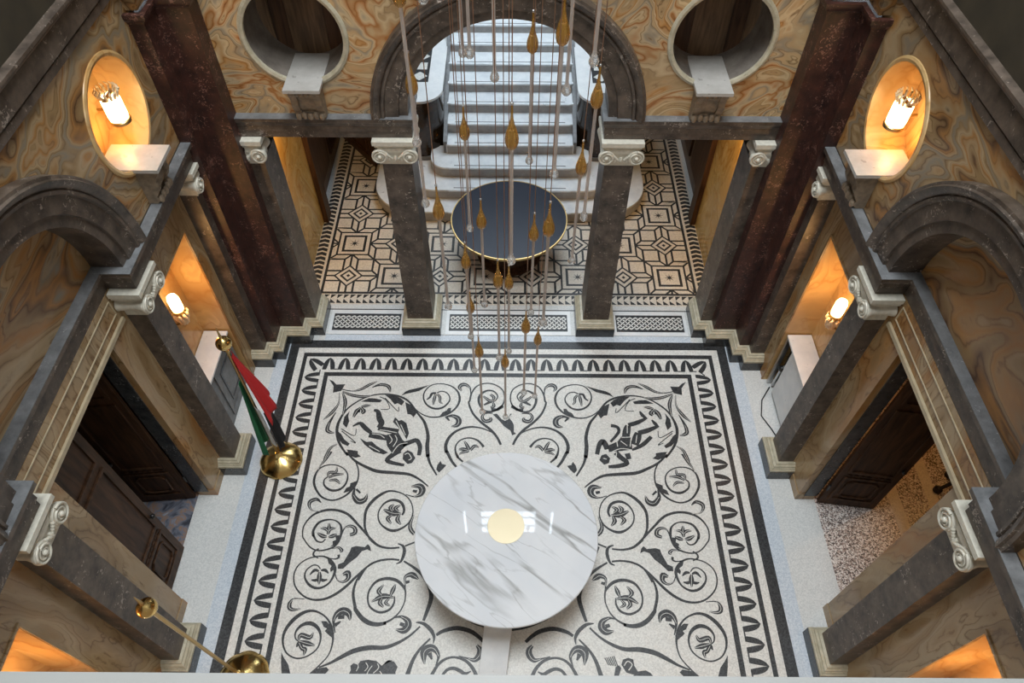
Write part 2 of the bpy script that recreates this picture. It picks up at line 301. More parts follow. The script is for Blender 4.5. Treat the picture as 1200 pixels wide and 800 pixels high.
# mosaic lines in millimetres on the floor: (name, mirror, [x, y, width ...]) and outlines [x, y ...]
STROKES = [
('mosaic_scroll',1,[-1214,5113,13,-1122,5039,16,-1006,4998,19,-880,5008,23,-757,5067,25,-671,5168,28,-641,5287,32,-676,5408,26,-768,5495,20,-901,5532,15,-1031,5510,16,-1111,5422,18,-1131,5317,20,-1094,5215,24,-1018,5148,27,-931,5129,31,-848,5158,27,-782,5243,22,-779,5320,17,-827,5389,17,-900,5409,17,-956,5379,17]),
('mosaic_flower',1,[-963,5379,23,-1020,5370,29,-1044,5310,23,-1084,5270,14]),
('mosaic_flower',1,[-969,5362,23,-982,5284,37,-992,5186,14]),
('mosaic_flower',1,[-945,5362,23,-908,5311,32,-903,5242,26,-865,5209,11]),
('mosaic_tendril',1,[-498,5366,9,-508,5462,20,-566,5517,41,-624,5517,49,-653,5469,41,-622,5417,12]),
('mosaic_tendril',1,[-823,5000,11,-726,5020,37,-654,4985,56,-634,4927,62,-662,4873,50,-731,4857,11]),
('mosaic_tendril',1,[-802,4997,31,-757,4943,14]),
('mosaic_scroll',1,[-78,4588,30,-128,4698,33,-214,4809,36,-357,4938,33,-460,5069,29,-516,5220,26,-504,5266,26,-485,5380,23,-418,5496,20,-291,5546,19,-163,5517,19,-65,5431,19,-40,5289,19,-78,5176,20,-185,5096,23,-310,5110,27,-380,5230,33,-373,5343,36,-288,5420,29,-192,5417,22,-131,5335,19,-165,5256,16]),
('mosaic_flower',1,[-165,5260,19,-236,5259,38,-325,5334,22]),
('mosaic_flower',1,[-220,5250,38,-313,5193,19]),
('mosaic_flower',1,[-197,5269,19,-182,5316,38,-231,5363,25]),
('mosaic_flower',1,[-196,5241,19,-179,5176,38,-226,5157,25]),
('mosaic_tendril',1,[-193,5065,12,-294,5064,25,-330,5000,34,-290,4941,43,-221,4956,46,-222,5001,22]),
('mosaic_scroll',1,[-192,4769,14,-326,4832,20,-480,4852,26,-630,4806,32,-736,4709,38,-783,4583,44,-769,4474,44,-763,4482,41,-687,4338,34,-601,4233,27]),
('mosaic_scroll',1,[-296,4555,33,-375,4649,26,-486,4687,19,-595,4655,19,-656,4568,19,-651,4475,27,-624,4414,35,-623,4406,30,-552,4339,24]),
('mosaic_flower',1,[-479,4507,41,-516,4585,36,-550,4639,14]),
('mosaic_flower',1,[-478,4500,33,-561,4522,41,-615,4514,16]),
('mosaic_flower',1,[-465,4507,33,-413,4570,36,-358,4547,14]),
('mosaic_flower',1,[-492,4492,33,-559,4476,30,-605,4445,14]),
('mosaic_scroll',1,[-963,3996,16,-1069,4083,26,-1208,4158,36,-1397,4180,43,-1612,4199,45,-1753,4254,38,-1913,4343,30,-2038,4464,21,-2018,4418,24,-2127,4556,30,-2188,4682,36,-2216,4841,40,-2187,4989,31,-2122,5122,24,-1997,5242,21,-1864,5320,20,-1725,5354,20,-1580,5352,24,-1432,5312,29,-1310,5230,27,-1179,5047,27,-1084,4916,36,-1024,4723,44,-1021,4565,52,-1000,4411,49,-1005,4442,40,-968,4320,30,-869,4150,21]),
('mosaic_tendril',1,[-1720,5313,11,-1628,5262,10,-1567,5127,9,-1681,5113,8]),
('mosaic_tendril',1,[-1646,5296,11,-1452,5086,10,-1450,5153,9]),
('mosaic_tendril',1,[-2159,4810,11,-1978,4707,10,-1965,4811,8]),
('mosaic_tendril',1,[-2148,4777,11,-1943,4605,10,-2015,4632,8]),
('mosaic_flower',1,[-1948,5141,20,-1996,5082,51,-2025,4990,25]),
('mosaic_flower',1,[-1948,5141,20,-1904,5082,51,-1928,5049,34]),
('mosaic_flower',1,[-1949,5149,20,-1887,5166,37,-1820,5179,11]),
('mosaic_flower',1,[-1961,5132,20,-1973,5065,37]),
('mosaic_leaf',1,[-2255,5433,14,-2121,5404,17,-1994,5428,38,-1888,5503,44,-1782,5564,12]),
('mosaic_leaf',1,[-1840,5464,12,-1743,5508,41,-1655,5501,49,-1607,5461,49,-1585,5392,17]),
('mosaic_leaf',1,[-2235,5395,20,-2096,5335,43,-1935,5311,43,-1837,5332,14]),
('mosaic_leaf',1,[-2273,5377,14,-2256,5206,23,-2324,5054,48,-2419,4946,11]),
('mosaic_leaf',1,[-2269,5063,11,-2328,4905,39,-2341,4800,53,-2304,4760,47,-2239,4745,14]),
('mosaic_leaf',1,[-2229,5377,20,-2169,5223,51,-2171,5022,20]),
('mosaic_leaf',1,[-2244,4478,54,-2292,4355,40,-2338,4272,19,-2355,4212,8]),
('mosaic_leaf',1,[-2173,4587,11,-2252,4524,35,-2288,4416,41,-2298,4355,40]),
('mosaic_scroll',1,[-1913,4343,16,-1856,4224,18,-1842,4077,21,-1885,3961,28,-1974,3857,24,-2108,3803,21,-2245,3844,23,-2343,3957,27,-2383,4072,31,-2360,4205,23,-2278,4273,18,-2159,4284,16,-2045,4237,16,-1978,4149,18,-1981,4032,25,-2041,3952,30,-2143,3934,32,-2238,3994,23,-2258,4073,18,-2219,4118,16]),
('mosaic_flower',1,[-2216,4103,16,-2215,4176,32,-2130,4185,32,-2125,4254,11]),
('mosaic_flower',1,[-2210,4103,19,-2137,4148,37,-2026,4156,13]),
('mosaic_flower',1,[-2197,4067,18,-2112,4075,32,-2054,4020,11]),
('mosaic_tendril',1,[-1860,3975,10,-1866,3875,39,-1796,3791,60,-1721,3813,52,-1699,3894,10]),
('mosaic_tendril',1,[-1844,3954,24,-1787,3901,18]),
('mosaic_tendril',1,[-2243,3771,8,-2305,3816,34,-2375,3787,44,-2381,3731,31,-2331,3669,13,-2233,3660,8]),
('mosaic_scroll',1,[-1600,3333,25,-1754,3490,28,-1900,3625,31,-2063,3678,31,-2214,3663,31,-2330,3594,24,-2397,3472,18,-2390,3353,16,-2359,3301,15,-2274,3211,16,-2180,3173,17,-2071,3187,20,-1980,3239,22,-1944,3330,26,-1944,3422,30,-1970,3495,23,-2041,3545,15,-2132,3552,23,-2227,3514,30,-2274,3420,31,-2264,3354,33,-2262,3354,26,-2213,3289,20,-2148,3274,17,-2114,3313,15]),
('mosaic_flower',1,[-2095,3368,23,-2093,3434,45,-2105,3508,13]),
('mosaic_flower',1,[-2101,3408,18,-2138,3441,33,-2196,3444,10]),
('mosaic_flower',1,[-2089,3408,18,-2063,3441,33,-2013,3446,10]),
('mosaic_flower',1,[-2103,3342,18,-2154,3348,43,-2224,3387,13]),
('mosaic_flower',1,[-2083,3336,18,-2035,3349,43,-1989,3376,13]),
('mosaic_tendril',1,[-1931,3363,8,-1912,3446,15,-1853,3476,28,-1792,3450,38,-1780,3390,43,-1837,3364,28]),
('mosaic_scroll',1,[-1303,3078,20,-1472,3051,21,-1585,2982,23,-1692,2870,28,-1795,2755,31,-1901,2668,31,-2012,2617,27,-2141,2610,22,-2256,2654,19,-2358,2751,17,-2400,2872,17,-2379,2983,17,-2307,3058,15,-2216,3094,16,-2106,3104,19,-2013,3060,26,-1950,2973,36,-1948,2887,29,-1993,2789,22,-2092,2737,28,-2193,2764,29,-2268,2848,22,-2272,2934,18,-2210,2996,15,-2149,2994,14,-2111,2953,12]),
('mosaic_flower',1,[-2118,2923,19,-2108,2861,48,-2099,2779,12]),
('mosaic_flower',1,[-2111,2843,19,-2144,2825,29,-2193,2830,10]),
('mosaic_flower',1,[-2092,2843,19,-2059,2825,29,-2013,2835,10]),
('mosaic_flower',1,[-2125,2929,17,-2176,2941,29,-2221,2887,10]),
('mosaic_flower',1,[-2103,2941,17,-2055,2942,29,-2012,2905,10]),
('mosaic_clasp',1,[-2172,3195,17,-2217,3160,22,-2219,3116,22,-2158,3082,12]),
('mosaic_tendril',1,[-1942,2924,7,-1904,2838,12,-1834,2809,22,-1780,2851,43,-1795,2913,53,-1847,2894,24]),
('mosaic_tendril',1,[-2060,3193,7,-1999,3203,12,-1945,3211,22,-1902,3175,35,-1924,3160,12]),
('mosaic_tendril',1,[-2054,3085,7,-1966,3073,12,-1926,3092,22,-1931,3126,25]),
('mosaic_tendril',1,[-2231,2615,7,-2345,2620,12,-2383,2573,35,-2379,2521,40,-2333,2498,28,-2251,2510,9]),
('mosaic_scroll',1,[-1662,2828,19,-1585,2982,22,-1472,3051,25,-1339,3075,23,-1222,3066,22]),
('mosaic_scroll',1,[-1171,3054,20,-1048,2980,30,-930,2882,40,-847,2749,48,-824,2631,49,-862,2479,40,-890,2390,30]),
('mosaic_scroll',1,[-1617,2945,15,-1680,2828,24,-1699,2684,31,-1656,2532,35,-1646,2503,42,-1569,2417,48,-1481,2364,50,-1386,2348,43,-1295,2365,33,-1318,2362,26,-1230,2408,21,-1156,2489,16,-1118,2582,15,-1112,2641,17,-1119,2712,21,-1149,2765,30,-1227,2829,36,-1339,2852,36,-1455,2817,30,-1521,2721,23,-1527,2614,20,-1484,2527,22,-1378,2476,26,-1276,2505,26,-1231,2581,22,-1235,2652,14]),
('mosaic_flower',1,[-1237,2640,14,-1363,2651,55,-1481,2591,12]),
('mosaic_flower',1,[-1281,2657,17,-1258,2723,43,-1235,2789,10]),
('mosaic_flower',1,[-1377,2662,17,-1418,2710,43,-1367,2782,10]),
('mosaic_flower',1,[-1367,2633,17,-1390,2580,40,-1344,2534,16]),
('mosaic_flower',1,[-1289,2628,14,-1325,2580,33,-1268,2546,9]),
('mosaic_tendril',1,[-1111,2682,7,-1129,2783,14,-1135,2868,29,-1077,2899,48,-1033,2881,53,-982,2845,12]),
('mosaic_tendril',1,[-1123,2808,31,-1082,2820,24]),
('mosaic_clasp',1,[-1261,3263,12,-1195,3232,30,-1175,3155,40,-1202,3053,27,-1254,3022,12]),
('mosaic_clasp',1,[-970,2373,12,-887,2360,35,-801,2293,42,-761,2221,30,-765,2153,9]),
('mosaic_scroll',1,[-922,2329,19,-1026,2231,24,-1156,2153,34,-1288,2109,42,-1447,2107,50,-1602,2074,51,-1729,2011,41,-1833,1953,26,-1948,1907,16]),
('mosaic_tendril',1,[-1208,2420,7,-1139,2432,26,-1065,2392,51,-1053,2331,65,-1101,2285,58,-1183,2296,12]),
('mosaic_tendril',1,[-1143,2358,30,-1095,2341,35]),
('mosaic_scroll',1,[-1606,3333,23,-1664,3438,26,-1685,3545,31,-1684,3681,35,-1616,3807,41,-1510,3899,34,-1409,3933,24,-1262,3894,16,-1161,3796,16,-1120,3658,15,-1149,3535,19,-1230,3454,26,-1340,3420,35,-1447,3466,24,-1517,3546,18,-1533,3655,17,-1481,3763,23,-1383,3813,33,-1276,3781,35,-1228,3684,31,-1247,3616,23]),
('mosaic_scroll',1,[-1606,3333,33,-1495,3242,29,-1367,3208,25,-1237,3216,20]),
('mosaic_scroll',1,[-1173,3234,20,-1063,3282,20]),
('mosaic_flower',1,[-1261,3636,15,-1365,3642,64,-1479,3690,13]),
('mosaic_flower',1,[-1290,3663,15,-1339,3704,44,-1279,3746,13]),
('mosaic_flower',1,[-1367,3663,15,-1398,3711,44,-1358,3756,13]),
('mosaic_flower',1,[-1368,3615,15,-1415,3574,43,-1363,3509,13]),
('mosaic_flower',1,[-1274,3629,15,-1298,3561,46,-1250,3497,13]),
('mosaic_tendril',1,[-1228,3887,8,-1128,3860,16,-1052,3889,52,-1032,3953,68,-1075,4003,58,-1173,3995,13]),
('mosaic_tendril',1,[-1148,3938,26,-1095,3924,34]),
('mosaic_tendril',1,[-1106,3617,10,-1139,3495,35,-1120,3428,43,-1078,3382,35]),
('mosaic_scroll',1,[-2031,1839,22,-1951,1923,15,-1868,2029,14,-1844,2148,19,-1857,2247,27,-1897,2347,24,-1982,2437,18,-2108,2488,25,-2221,2464,38,-2321,2378,43,-2380,2266,33,-2378,2156,23,-2326,2058,17,-2248,2008,16,-2167,1995,16,-2071,2028,16,-1994,2104,17,-1981,2213,22,-2029,2307,35,-2119,2355,43,-2208,2334,34,-2259,2267,22,-2252,2200,15,-2211,2165,11]),
('mosaic_tendril',1,[-1834,2258,9,-1870,2381,26,-1844,2455,52,-1785,2490,66,-1716,2462,59,-1691,2388,14]),
('mosaic_tendril',1,[-1849,2336,39,-1791,2376,12]),
('mosaic_tendril',1,[-1827,2421,35,-1758,2427,35]),
('mosaic_flower',1,[-2214,2173,14,-2198,2231,41,-2098,2207,41,-2068,2262,9]),
('mosaic_flower',1,[-2200,2168,16,-2116,2146,46,-2030,2127,11]),
('mosaic_flower',1,[-2222,2108,14,-2202,2151,34,-2163,2097,34,-2126,2081,39,-2132,2022,9]),
('mosaic_line_pale',-1,[-1552,1957,8,-1535,1915,8,-1551,1873,8]),
('mosaic_line_pale',-1,[-1462,1958,8,-1434,1916,8,-1462,1874,8]),
('mosaic_line_pale',-1,[-1390,1926,8,-1419,1884,8,-1435,1843,8]),
('mosaic_line_pale',-1,[-1337,1948,8,-1320,1906,8,-1370,1853,8]),
('mosaic_line_pale',-1,[-1305,1875,8,-1279,1844,8]),
('mosaic_line_pale',-1,[1262,1944,10,1302,1989,10,1347,1956,10,1305,1900,10]),
('mosaic_line',-1,[1063,2022,11,1100,1949,11]),
('mosaic_line',-1,[1083,2025,11,1119,1946,11]),
('mosaic_line',-1,[1103,2029,11,1138,1944,11]),
('mosaic_line',-1,[1122,2032,11,1157,1942,11]),
('mosaic_line',-1,[1142,2036,11,1176,1940,11]),
('mosaic_line',-1,[1161,2040,11,1195,1938,11]),
('mosaic_scroll',1,[-739,2241,30,-661,2286,40,-524,2315,46,-384,2288,46,-290,2233,41,-225,2175,34]),
('mosaic_scroll',1,[-800,2205,18,-900,2100,27,-969,1982,38,-1016,1825,49]),
('mosaic_scroll',1,[-765,1826,38,-706,1931,31,-631,1995,26,-531,2017,23,-416,1986,30,-334,1912,36,-289,1830,40]),
('mosaic_scroll',1,[-654,1827,29,-602,1890,31,-536,1908,34,-468,1885,38,-410,1855,33,-350,1881,9]),
('mosaic_tendril',1,[-723,1931,9,-699,2026,27,-746,2096,52,-809,2106,68,-857,2057,68,-842,1946,11]),
('mosaic_tendril',1,[-800,2058,45,-767,1994,14]),
('mosaic_tendril',1,[-486,2030,7,-383,2005,16,-315,1992,41,-266,2040,57,-262,2094,50,-298,2139,23]),
('mosaic_figure',-1,[-1771,5101,33,-1714,5076,59,-1681,4972,78,-1645,4899,78,-1676,4826,63]),
('mosaic_figure',-1,[-1680,4826,63,-1558,4798,77,-1411,4770,82]),
('mosaic_figure',-1,[-2015,4848,18,-1927,4896,50,-1849,4824,65,-1764,4753,50]),
('mosaic_figure',-1,[-1786,4724,75,-1671,4703,89,-1544,4676,74]),
('mosaic_figure',-1,[-1336,4578,74,-1241,4621,64,-1163,4643,62,-1112,4552,57,-1116,4427,49]),
('mosaic_figure',-1,[-1365,4501,86,-1444,4438,68,-1513,4355,58,-1424,4315,51,-1288,4287,36]),
('mosaic_line_pale',-1,[-1658,4797,11,-1556,4783,11,-1428,4755,11]),
('mosaic_line_pale',-1,[-1750,4738,11,-1649,4725,11,-1581,4675,11]),
('mosaic_line_pale',-1,[-1524,4719,11,-1479,4648,11,-1509,4591,11]),
('mosaic_line_pale',-1,[-1449,4719,11,-1417,4648,11,-1456,4549,11]),
('mosaic_line_pale',-1,[-1457,4452,11,-1385,4578,11,-1277,4607,11]),
('mosaic_line_pale',-1,[-1297,4439,11,-1250,4454,11,-1207,4385,11,-1241,4358,11]),
('mosaic_line_pale',-1,[-1391,4879,11,-1313,4720,11]),
('mosaic_line_pale',-1,[-1764,4561,11,-1619,4478,11]),
('mosaic_line_pale',-1,[-1460,4937,11,-1322,4692,11]),
('mosaic_figure',-1,[1759,5112,20,1790,5045,51,1845,4993,20]),
('mosaic_figure',-1,[1823,4996,38,1703,4933,63,1586,4896,58]),
('mosaic_figure',-1,[1585,4888,75,1559,4815,100,1537,4715,99]),
('mosaic_figure',-1,[1903,4979,20,1941,4920,50,1982,4865,25]),
('mosaic_figure',-1,[1960,4874,43,1815,4810,70,1706,4780,62]),
('mosaic_figure',-1,[1706,4780,87,1679,4701,114,1638,4602,99]),
('mosaic_figure',-1,[1287,4536,74,1240,4648,74,1187,4598,62,1147,4459,54]),
('mosaic_figure',-1,[1388,4488,73,1443,4420,68,1520,4338,61,1395,4294,56,1280,4285,41]),
('mosaic_figure',-1,[1333,4642,32,1450,4786,42,1438,4865,45,1358,4886,50]),
('mosaic_figure',-1,[1599,4525,29,1743,4603,57,1868,4724,50]),
('mosaic_figure',-1,[1533,4476,73,1550,4393,61]),
('mosaic_line_pale',-1,[1301,4474,11,1454,4544,11,1599,4525,11]),
('mosaic_line_pale',-1,[1481,4707,11,1593,4715,11]),
('mosaic_line_pale',-1,[1415,4671,11,1419,4572,11]),
('mosaic_line_pale',-1,[1464,4657,11,1544,4587,11]),
('mosaic_line_pale',-1,[1604,4701,11,1579,4573,11]),
('mosaic_line_pale',-1,[1683,4744,11,1659,4630,11]),
('mosaic_line_pale',-1,[1574,4903,11,1561,4772,11]),
('mosaic_line_pale',-1,[1222,4404,11,1264,4391,11]),
('mosaic_line_pale',-1,[1400,4488,11,1381,4406,11]),
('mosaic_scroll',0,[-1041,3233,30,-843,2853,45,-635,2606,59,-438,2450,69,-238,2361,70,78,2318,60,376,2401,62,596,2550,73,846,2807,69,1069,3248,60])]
POLYS = [
('mosaic_leaf',1,[-894,5007,-857,5074,-809,5100,-783,5142,-747,5142,-751,5075,-804,5033]),
('mosaic_leaf',1,[-1434,5329,-1383,5398,-1328,5429,-1201,5465,-1060,5513,-1115,5474,-1197,5412,-1324,5376,-1379,5359]),
('mosaic_leaf',1,[-218,5147,-147,5139,-62,5204,-46,5158,-123,5102,-209,5092]),
('mosaic_bird',0,[-192,5047,-138,5060,-75,4975,-28,4948,18,4976,41,5058,64,5058,18,5003,65,4940,88,4886,88,4780,119,4754,66,4727,46,4797,-42,4867,-105,4948]),
('mosaic_leaf',1,[-881,4231,-872,4291,-836,4352,-813,4307,-758,4292,-801,4232,-845,4187]),
('mosaic_leaf',1,[-1652,5344,-1521,5335,-1430,5289,-1379,5238,-1411,5175,-1465,5212,-1506,5191,-1572,5276]),
('mosaic_leaf',1,[-1367,5230,-1276,5180,-1198,5063,-1234,4993,-1277,5037,-1320,5042,-1343,5129]),
('mosaic_leaf',1,[-2148,4989,-2089,5086,-2098,5006,-2072,4924,-2092,4823,-2150,4882]),
('mosaic_leaf',1,[-2203,4777,-2147,4730,-2094,4651,-2016,4588,-2038,4554,-2112,4588,-2169,4650]),
('mosaic_leaf',1,[-2044,4503,-1975,4496,-1899,4484,-1893,4442,-1847,4405,-1919,4386,-1991,4419]),
('mosaic_leaf',1,[-1960,5234,-1861,5291,-1774,5286,-1682,5261,-1702,5224,-1824,5226]),
('mosaic_tassel',1,[-2443,5590,-2384,5561,-2332,5508,-2213,5514,-2251,5403,-2359,5373,-2367,5481]),
('mosaic_leaf',1,[-1996,3900,-1971,3967,-1928,3989,-1928,4032,-1853,4065,-1852,4011,-1889,3946,-1944,3917]),
('mosaic_leaf',1,[-2051,3215,-2018,3245,-2027,3284,-1990,3304,-2005,3356,-1943,3363,-1944,3284,-1986,3239]),
('mosaic_leaf',1,[-2053,3079,-1972,3035,-1942,2961,-1990,2921,-2003,2960,-1990,2992,-2031,3022]),
('mosaic_bird',1,[-1917,2959,-1919,3011,-1862,3036,-1807,3163,-1796,3214,-1742,3230,-1641,3218,-1609,3254,-1577,3222,-1560,3167,-1607,3190,-1666,3170,-1717,3094,-1788,3034,-1856,2959]),
('mosaic_leaf',1,[-2004,2378,-1949,2379,-1895,2334,-1841,2253,-1847,2197,-1908,2241,-1948,2274,-1930,2302,-1968,2319]),
('mosaic_leaf',1,[-2374,2058,-2338,2005,-2273,1931,-2225,1822,-2321,1821,-2353,1941]),
('mosaic_leaf',1,[-2054,1823,-1969,1896,-1870,1911,-1838,1884,-1889,1824]),
('mosaic_beast',-1,[-1633,1823,-1609,1883,-1620,1925,-1590,1951,-1543,1936,-1520,1973,-1443,1987,-1351,1974,-1289,1927,-1244,1975,-1183,1981,-1228,1982,-1165,1970,-1122,1918,-1139,1865,-1130,1826]),
('mosaic_putto',-1,[1233,1955,1255,2006,1311,2023,1364,2007,1369,1945,1400,1889,1485,1901,1535,1873,1566,1829,1316,1828,1361,1856,1279,1877]),
('mosaic_putto',-1,[1144,1832,1171,1932,1208,1949,1230,1921,1192,1832]),
('mosaic_figure',-1,[-1573,4718,-1417,4770,-1343,4649,-1275,4593,-1362,4473,-1457,4452,-1537,4563]),
('mosaic_figure',-1,[-1267,4502,-1202,4468,-1156,4386,-1194,4317,-1248,4303,-1315,4371,-1317,4453]),
('mosaic_figure',-1,[-1479,4993,-1422,4937,-1386,4952,-1318,4901,-1272,4749,-1294,4656,-1354,4763,-1432,4849,-1498,4919]),
('mosaic_figure',-1,[-1900,4673,-1806,4617,-1736,4624,-1672,4562,-1508,4465,-1565,4437,-1692,4475,-1822,4574]),
('mosaic_figure',-1,[1482,4721,1605,4708,1606,4532,1451,4510,1303,4494,1291,4585,1426,4650]),
('mosaic_figure',-1,[1201,4445,1264,4467,1310,4405,1290,4337,1228,4312,1172,4377])]
# ------------------------------------------------------------------ shell: floors and walls
def plate_hole(mb, fn, x0, x1, z0, z1, cx, cz, r, a0=0.0, a1=2 * PI, n=56):
    """flat plate (fn maps plate u,w to space) between a rectangle and a round hole"""
    def edge(a):
        c, s_ = math.cos(a), math.sin(a); t = 1e9
        if c > 1e-9: t = min(t, (x1 - cx) / c)
        if c < -1e-9: t = min(t, (x0 - cx) / c)
        if s_ > 1e-9: t = min(t, (z1 - cz) / s_)
        if s_ < -1e-9: t = min(t, (z0 - cz) / s_)
        return (cx + c * t, cz + s_ * t)
    angs = sorted(set([a0 + (a1 - a0) * i / n for i in range(n + 1)] +
                      [a for a in (math.atan2(zz - cz, xx - cx) % (2 * PI) for xx in (x0, x1) for zz in (z0, z1)) if a0 <= a <= a1]))
    vs = []; fs = []
    for a in angs:
        e = edge(a); vs += [fn(cx + r * math.cos(a), cz + r * math.sin(a)), fn(*e)]
    for i in range(len(angs) - 1): fs.append((2 * i, 2 * i + 1, 2 * i + 3, 2 * i + 2))
    mb.add(vs, fs)
def quad(mb, pts): mb.add(pts, [tuple(range(len(pts)))])

floor = struct(MB().box(-3.757, 3.757, 0.1, 7.0, -0.10, 0.0).build('floor', M_TERR))
for s in (-1, 1):
    MB(mir(s)).box(3.083, 3.25, 0.1, 6.272, 0.0, 0.002).build('blue_border', M_TERRB, floor)
MB().box(-2.62, 2.62, 6.272, 6.385, 0.0, 0.002).build('blue_border', M_TERRB, floor)
# frame of the mosaic
YN = 0.2
def ring_band(name, mat, xo, xi, yo, yi, z0, z1):
    m = MB(); m.box(-xo, xo, yi, yo, z0, z1); m.box(-xo, -xi, YN, yi, z0, z1); m.box(xi, xo, YN, yi, z0, z1); return m.build(name, mat, floor)
MB().box(-3.083, 3.083, YN, 6.272, 0.0, 0.003).build('mosaic_field', M_MOSW, floor)
ring_band('mosaic_band', M_MOSD, 3.083, 2.958, 6.272, 6.139, 0.003, 0.005)
ring_band('mosaic_band', M_MOSD, 2.869, 2.816, 6.048, 5.983, 0.003, 0.005)
ring_band('mosaic_band', M_MOSD, 2.531, 2.472, 5.715, 5.650, 0.003, 0.005)
# leaves of the mosaic frame: two lobes, a pale slit and a foot that links it to its neighbour
def leaf_mesh():
    m = MB(); n = 7
    for s in (-1, 1):
        outer = [(s * 0.088 * math.sin(0.5 * PI + 0.5 * PI * (i / n)) ** 0.75 if i < n else 0.0, 0.205 * (i / n)) for i in range(n + 1)]
        outer[0] = (s * 0.086, 0.0)
        outer = [(s * 0.086 * (1 - (i / n) ** 2.2) ** 0.62, 0.205 * i / n) for i in range(n + 1)]
        inner = [(s * 0.030 * (1 - i / n) ** 1.2, 0.18 * i / n) for i in range(n + 1)]
        vs = [(x, y, 0.002) for x, y in outer] + [(x, y, 0.002) for x, y in inner]
        m.add(vs, [(i, i + 1, n + 2 + i, n + 1 + i) for i in range(n)])
    m.add([(0.086, 0, .002), (0.1302, 0, .002), (0.1302, 0.016, .002), (0.086, 0.016, .002)], [(0, 1, 2, 3)])
    return m
leaf0 = leaf_mesh().build('border_leaf', M_MOSD, floor, smooth=False); leaf_used = [0]
def put_leaf(x, y, rot, sc=1.0):
    o = leaf0 if not leaf_used[0] else leaf0.copy()
    if leaf_used[0]: COL.objects.link(o); o.parent = floor
    leaf_used[0] = 1; o.location = (x, y, 0.003); o.rotation_euler = (0, 0, rot); o.scale = (sc, sc, 1)
for k in range(24): put_leaf((k - 11.5) * 0.2162, 5.759, 0)
for s in (-1, 1):
    for k in range(22): put_leaf(s * 2.588, 5.628 - 0.2164 * k, -s * PI / 2)
    put_leaf(s * 2.615, 5.79, -s * PI / 4, 1.05)
# scrolls, tendrils, flowers and figures of the mosaic, laid flat on the field
def crom(L, k=4):
    P = [Vector((L[i] / 1000, L[i + 1] / 1000, L[i + 2] / 1000)) for i in range(0, len(L), 3)]
    if len(P) < 3: k = 1
    out = []
    for i in range(len(P) - 1):
        a, b, c, d = P[max(i - 1, 0)], P[i], P[i + 1], P[min(i + 2, len(P) - 1)]
        for j in range(k):
            t = j / k
            out.append(0.5 * ((2 * b) + (c - a) * t + (2 * a - 5 * b + 4 * c - d) * t * t + (3 * b - a - 3 * c + d) * t ** 3))
    out.append(P[-1]); return out
zk = [0]
def stroke(name, L, s):
    P = crom(L); vs = []; fs = []; zk[0] = (zk[0] + 1) % 12; z = 0.0052 + zk[0] * 0.00005 + (0.0012 if 'pale' in name else 0)
    for i, p in enumerate(P):
        t = P[min(i + 1, len(P) - 1)] - P[max(i - 1, 0)]; t = Vector((t.x, t.y)); t.normalize()
        n = Vector((-t.y, t.x)) * max(p.z, 0.004) * 0.5
        vs += [((p.x + n.x) * s, p.y + n.y, z), ((p.x - n.x) * s, p.y - n.y, z)]
    fs = [(2 * i, 2 * i + 1, 2 * i + 3, 2 * i + 2) for i in range(len(P) - 1)]
    return MB().add(vs, fs)
def up(o):
    for p in o.data.polygons:
        if p.normal.z < 0: p.flip()
    return o
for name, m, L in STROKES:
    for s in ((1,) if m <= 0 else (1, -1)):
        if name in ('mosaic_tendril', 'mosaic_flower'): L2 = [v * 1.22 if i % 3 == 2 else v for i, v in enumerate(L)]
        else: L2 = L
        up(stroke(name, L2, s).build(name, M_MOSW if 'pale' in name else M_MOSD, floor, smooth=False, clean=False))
        if name in ('mosaic_tendril', 'mosaic_leaf', 'mosaic_flower') and max(L[2::3]) > 30 and len(L) >= 9:   # pale vein along the leaf
            V = [v if i % 3 != 2 else 5 for i, v in enumerate(L)][3 if len(L) > 12 else 0:]
            up(stroke('mosaic_line_pale', V, s).build('mosaic_line_pale', M_MOSW, floor, smooth=False, clean=False))
for name, m, L in POLYS:
    P = [(L[i] / 1000, L[i + 1] / 1000) for i in range(0, len(L), 2)]
    for s in ((1,) if m <= 0 else (1, -1)):
        zk[0] = (zk[0] + 1) % 12
        up(MB().add([(x * s, y, 0.0052 + zk[0] * 0.00005) for x, y in P], [tuple(range(len(P)))]).build(name, M_MOSD, floor, smooth=False, clean=False))

# threshold between the columns and the vestibule floor
vest = struct(MB().box(-3.3, 3.3, 6.386, 14.2, -0.10, 0.012).build('floor_vestibule', M_TERR))
def guilloche(x0, x1):
    y0, y1 = 6.455, 6.770
    MB().box(x0, x1, y0, y1, 0.012, 0.014).build('guilloche_ground', M_MOSD, vest)
    m = MB(); e = MB(); A = (y1 - y0) / 2 - 0.036; yc = (y0 + y1) / 2; xa, xb = x0 + 0.015, x1 - 0.015
    K = 6; lam = (xb - xa) / round((xb - xa) / 0.40); dx = lam / (2 * K); n = int((xb - xa) / 0.008)
    for k in range(K):
        vs = []; ve = []
        for i in range(n + 1):
            x = xa + (xb - xa) * i / n; ph = 2 * PI * (x - xa) / lam + 2 * PI * k / K
            y = yc + A * 2 / PI * math.asin(max(-1, min(1, math.sin(ph) * 0.975))); d = 1 if math.cos(ph) > 0 else -1
            z = 0.0170 + 0.0016 * d * math.cos(PI * (x - xa) / dx) * min(1.0, abs(math.cos(ph)) * 3)
            for q, h, dz in ((vs, 0.0140, 0.0), (ve, 0.0260, -0.0005)): q += [(x, y - h, z + dz), (x, y + h, z + dz)]
        fs = [(2 * i, 2 * i + 2, 2 * i + 3, 2 * i + 1) for i in range(n)]
        m.add(vs, fs); e.add(ve, fs)
    up(stuff(m.build('guilloche_band', M_MOSW, vest, smooth=False, clean=False))); up(stuff(e.build('guilloche_outline', M_MOSD, vest, smooth=False, clean=False)))
